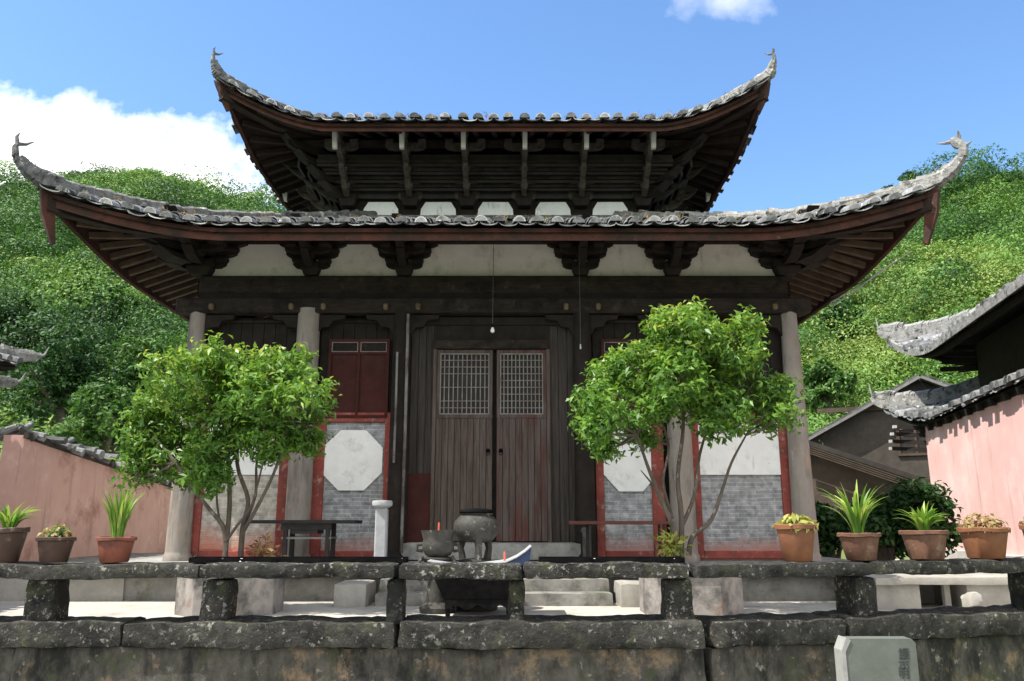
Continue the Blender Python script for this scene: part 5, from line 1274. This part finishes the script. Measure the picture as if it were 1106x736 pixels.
def blades(t, c, z, n, ln, wd, spread, seed, lm, name='leaves', upright=.6):
    rg = random.Random(seed); vs = []; fs = []; rn = []
    b = MB()
    for i in range(n):
        a = rg.uniform(0, 2*pi); L_ = ln*rg.uniform(.65, 1.08); sp = spread*rg.uniform(.3, 1.1); d = Vector((cos(a), sin(a), 0)); sdv = Vector((-sin(a), cos(a), 0)).lerp(Vector((rg.uniform(-1, 1), rg.uniform(-1, 1), 0)), .3).normalized()
        base = Vector((c.x, c.y, z))+d*rg.uniform(0, .045); m_ = 6; pv = []
        for k in range(m_+1):
            s_ = k/m_; p = base+d*(sp*L_*s_**1.6)+Vector((0, 0, L_*(s_*(1.0-.0*s_)-sp*.62*s_**2.6)*upright/.6))
            w_ = wd*(1-s_**2.2)*(.55+.9*min(1, s_*3)*.5)+.0015; fold = Vector((0, 0, w_*.25))
            pv += [p-sdv*w_*.5+fold, p, p+sdv*w_*.5+fold]
        f_ = [(3*k+j, 3*k+j+1, 3*k+4+j, 3*k+3+j) for k in range(m_) for j in (0, 1)]
        b.add(pv, f_, min(1, max(0, rg.random())))
    b.build(name, lm, t, smooth=60)
def rosette(t, c, z, r, seed, lm, n=200, leaf=.06, hgt=.08, name='leaves'):
    rg = np.random.default_rng(seed); q = rg.normal(size=(n, 3)); q /= np.linalg.norm(q, axis=1, keepdims=True); q[:, 2] = abs(q[:, 2])
    p = np.array([c.x, c.y, z])+q*np.array([r, r, hgt])*rg.uniform(.4, 1.05, (n, 1))
    leaves(name, p, q+rg.normal(size=(n, 3))*.5, leaf*(.6+.7*rg.random(n)), leaf*.5, lm, t, seed=seed)
def pot(px, wpx, hpx, label, m, kind, seed, dy=-.02):
    x = 0
    for _ in range(8): x = P(px, 605, wl(x)+dy).x
    Y = wl(x)+dy; k = Y/F*1.035; r = wpx*k/2*.94; h = hpx*k*.96; c = Vector((x, Y, BT))
    t = thing('potted_plant', label, 'potted plant', (x, Y, BT), 'potted plants on the stone bench')
    pot_base(t, c, r/1.07, h, m); z = BT+h*.86
    if kind == 'tall': blades(t, c, z, 44, .62, .040, .62, seed, LM['strap'])
    elif kind == 'upright': blades(t, c, z, 70, .50, .028, .34, seed, LM['strap'])
    elif kind == 'broad': blades(t, c, z, 52, .36, .046, .70, seed, LM['strap'], upright=.55)
    elif kind == 'fan': blades(t, c, z, 44, .32, .026, .72, seed, LM['strap'])
    elif kind == 'dry': rosette(t, c, z, r*.95, seed, LM['dry'], 330, .06, .17)
    elif kind == 'succulent': rosette(t, c, z, r*.95, seed, LM['dry'], 170, .05, .13); rosette(t, c, z+.01, r*.85, seed+1, LM['mid'], 130, .05, .12, name='green_leaves')
    elif kind == 'lettuce': rosette(t, c, z, r*1.02, seed, LM['yellow'], 300, .075, .12)
    return t
pot(4, 42, 36, 'dark clay pot with a spreading strap-leaved plant at the left edge', MT['clay_dark'], 'fan', 1)
pot(58, 40, 26, 'dark brown bowl pot with a low reddish succulent on the left bench', MT['clay_dark'], 'succulent', 2)
pot(124, 42, 26, 'red clay pot with an upright bright green plant on the left bench', MT['clay_red'], 'upright', 3)
pot(862, 44, 38, 'tall rounded brown pot with low yellow-green leaves by the right temple column', MT['terracotta'], 'lettuce', 4)
pot(930, 45, 28, 'clay pot with the tallest strap-leaved green plant on the right bench', MT['clay_brown'], 'tall', 5)
pot(1001, 50, 30, 'dark pot with short broad green leaves before the pink wall corner', MT['clay_brown'], 'broad', 6)
pot(1066, 52, 32, 'orange terracotta pot with a withered brown plant on the right bench', MT['terracotta'], 'dry', 7)
pot(1131, 44, 34, 'terracotta pot with reddish dry leaves cut by the right edge', MT['terracotta'], 'dry', 8)

# ------------------------------------------------------------------ stele at the foot of the wall
Ys = 6.55
a = P(913, 715, Ys); c = P(991, 715, Ys); zt = P(950, 690, Ys).z
t = thing('stone_tablet', 'grey green stone tablet with dark characters leaning at the wall foot', 'tablet', ((a.x+c.x)/2, Ys+.15, 0))
b = MB(); x0, x1 = a.x, c.x; k = .05
b.prism([(x0, 0), (x1, 0), (x1, zt-.03), (x1-.03, zt), (x0+k, zt), (x0, zt-.09)], 'y', Ys, Ys+.14); b.build('slab', MT['stele'], t, smooth=0)
b = MB(); b.prism([(x0-.022, 0), (x0+.012, 0), (x0+.006, zt-.095), (x0+k+.004, zt-.012), (x0+k-.03, zt+.008), (x0-.022, zt-.085)], 'y', Ys-.008, Ys+.148); b.build('edge_band', MT['stele_edge'], t, smooth=0)
for i, ch in enumerate('護示明'):
    cd = bpy.data.curves.new('inscription', 'FONT'); cd.body = ch; cd.size = .088; cd.align_x = 'CENTER'; cd.extrude = .002
    o = bpy.data.objects.new('inscription', cd); q = P(977, 711+i*10.5, Ys-.003); o.rotation_euler = (pi/2, 0, 0)
    COL.objects.link(o); bpy.context.view_layer.update()
    me = bpy.data.meshes.new_from_object(o.evaluated_get(bpy.context.evaluated_depsgraph_get())); me.name = 'inscription'; me.materials.clear(); me.materials.append(MT['ink'])
    bpy.data.objects.remove(o); o = bpy.data.objects.new('inscription', me); COL.objects.link(o)
    o.rotation_euler = (pi/2, 0, 0); o.parent = t; o.location = q-Vector(t.location)
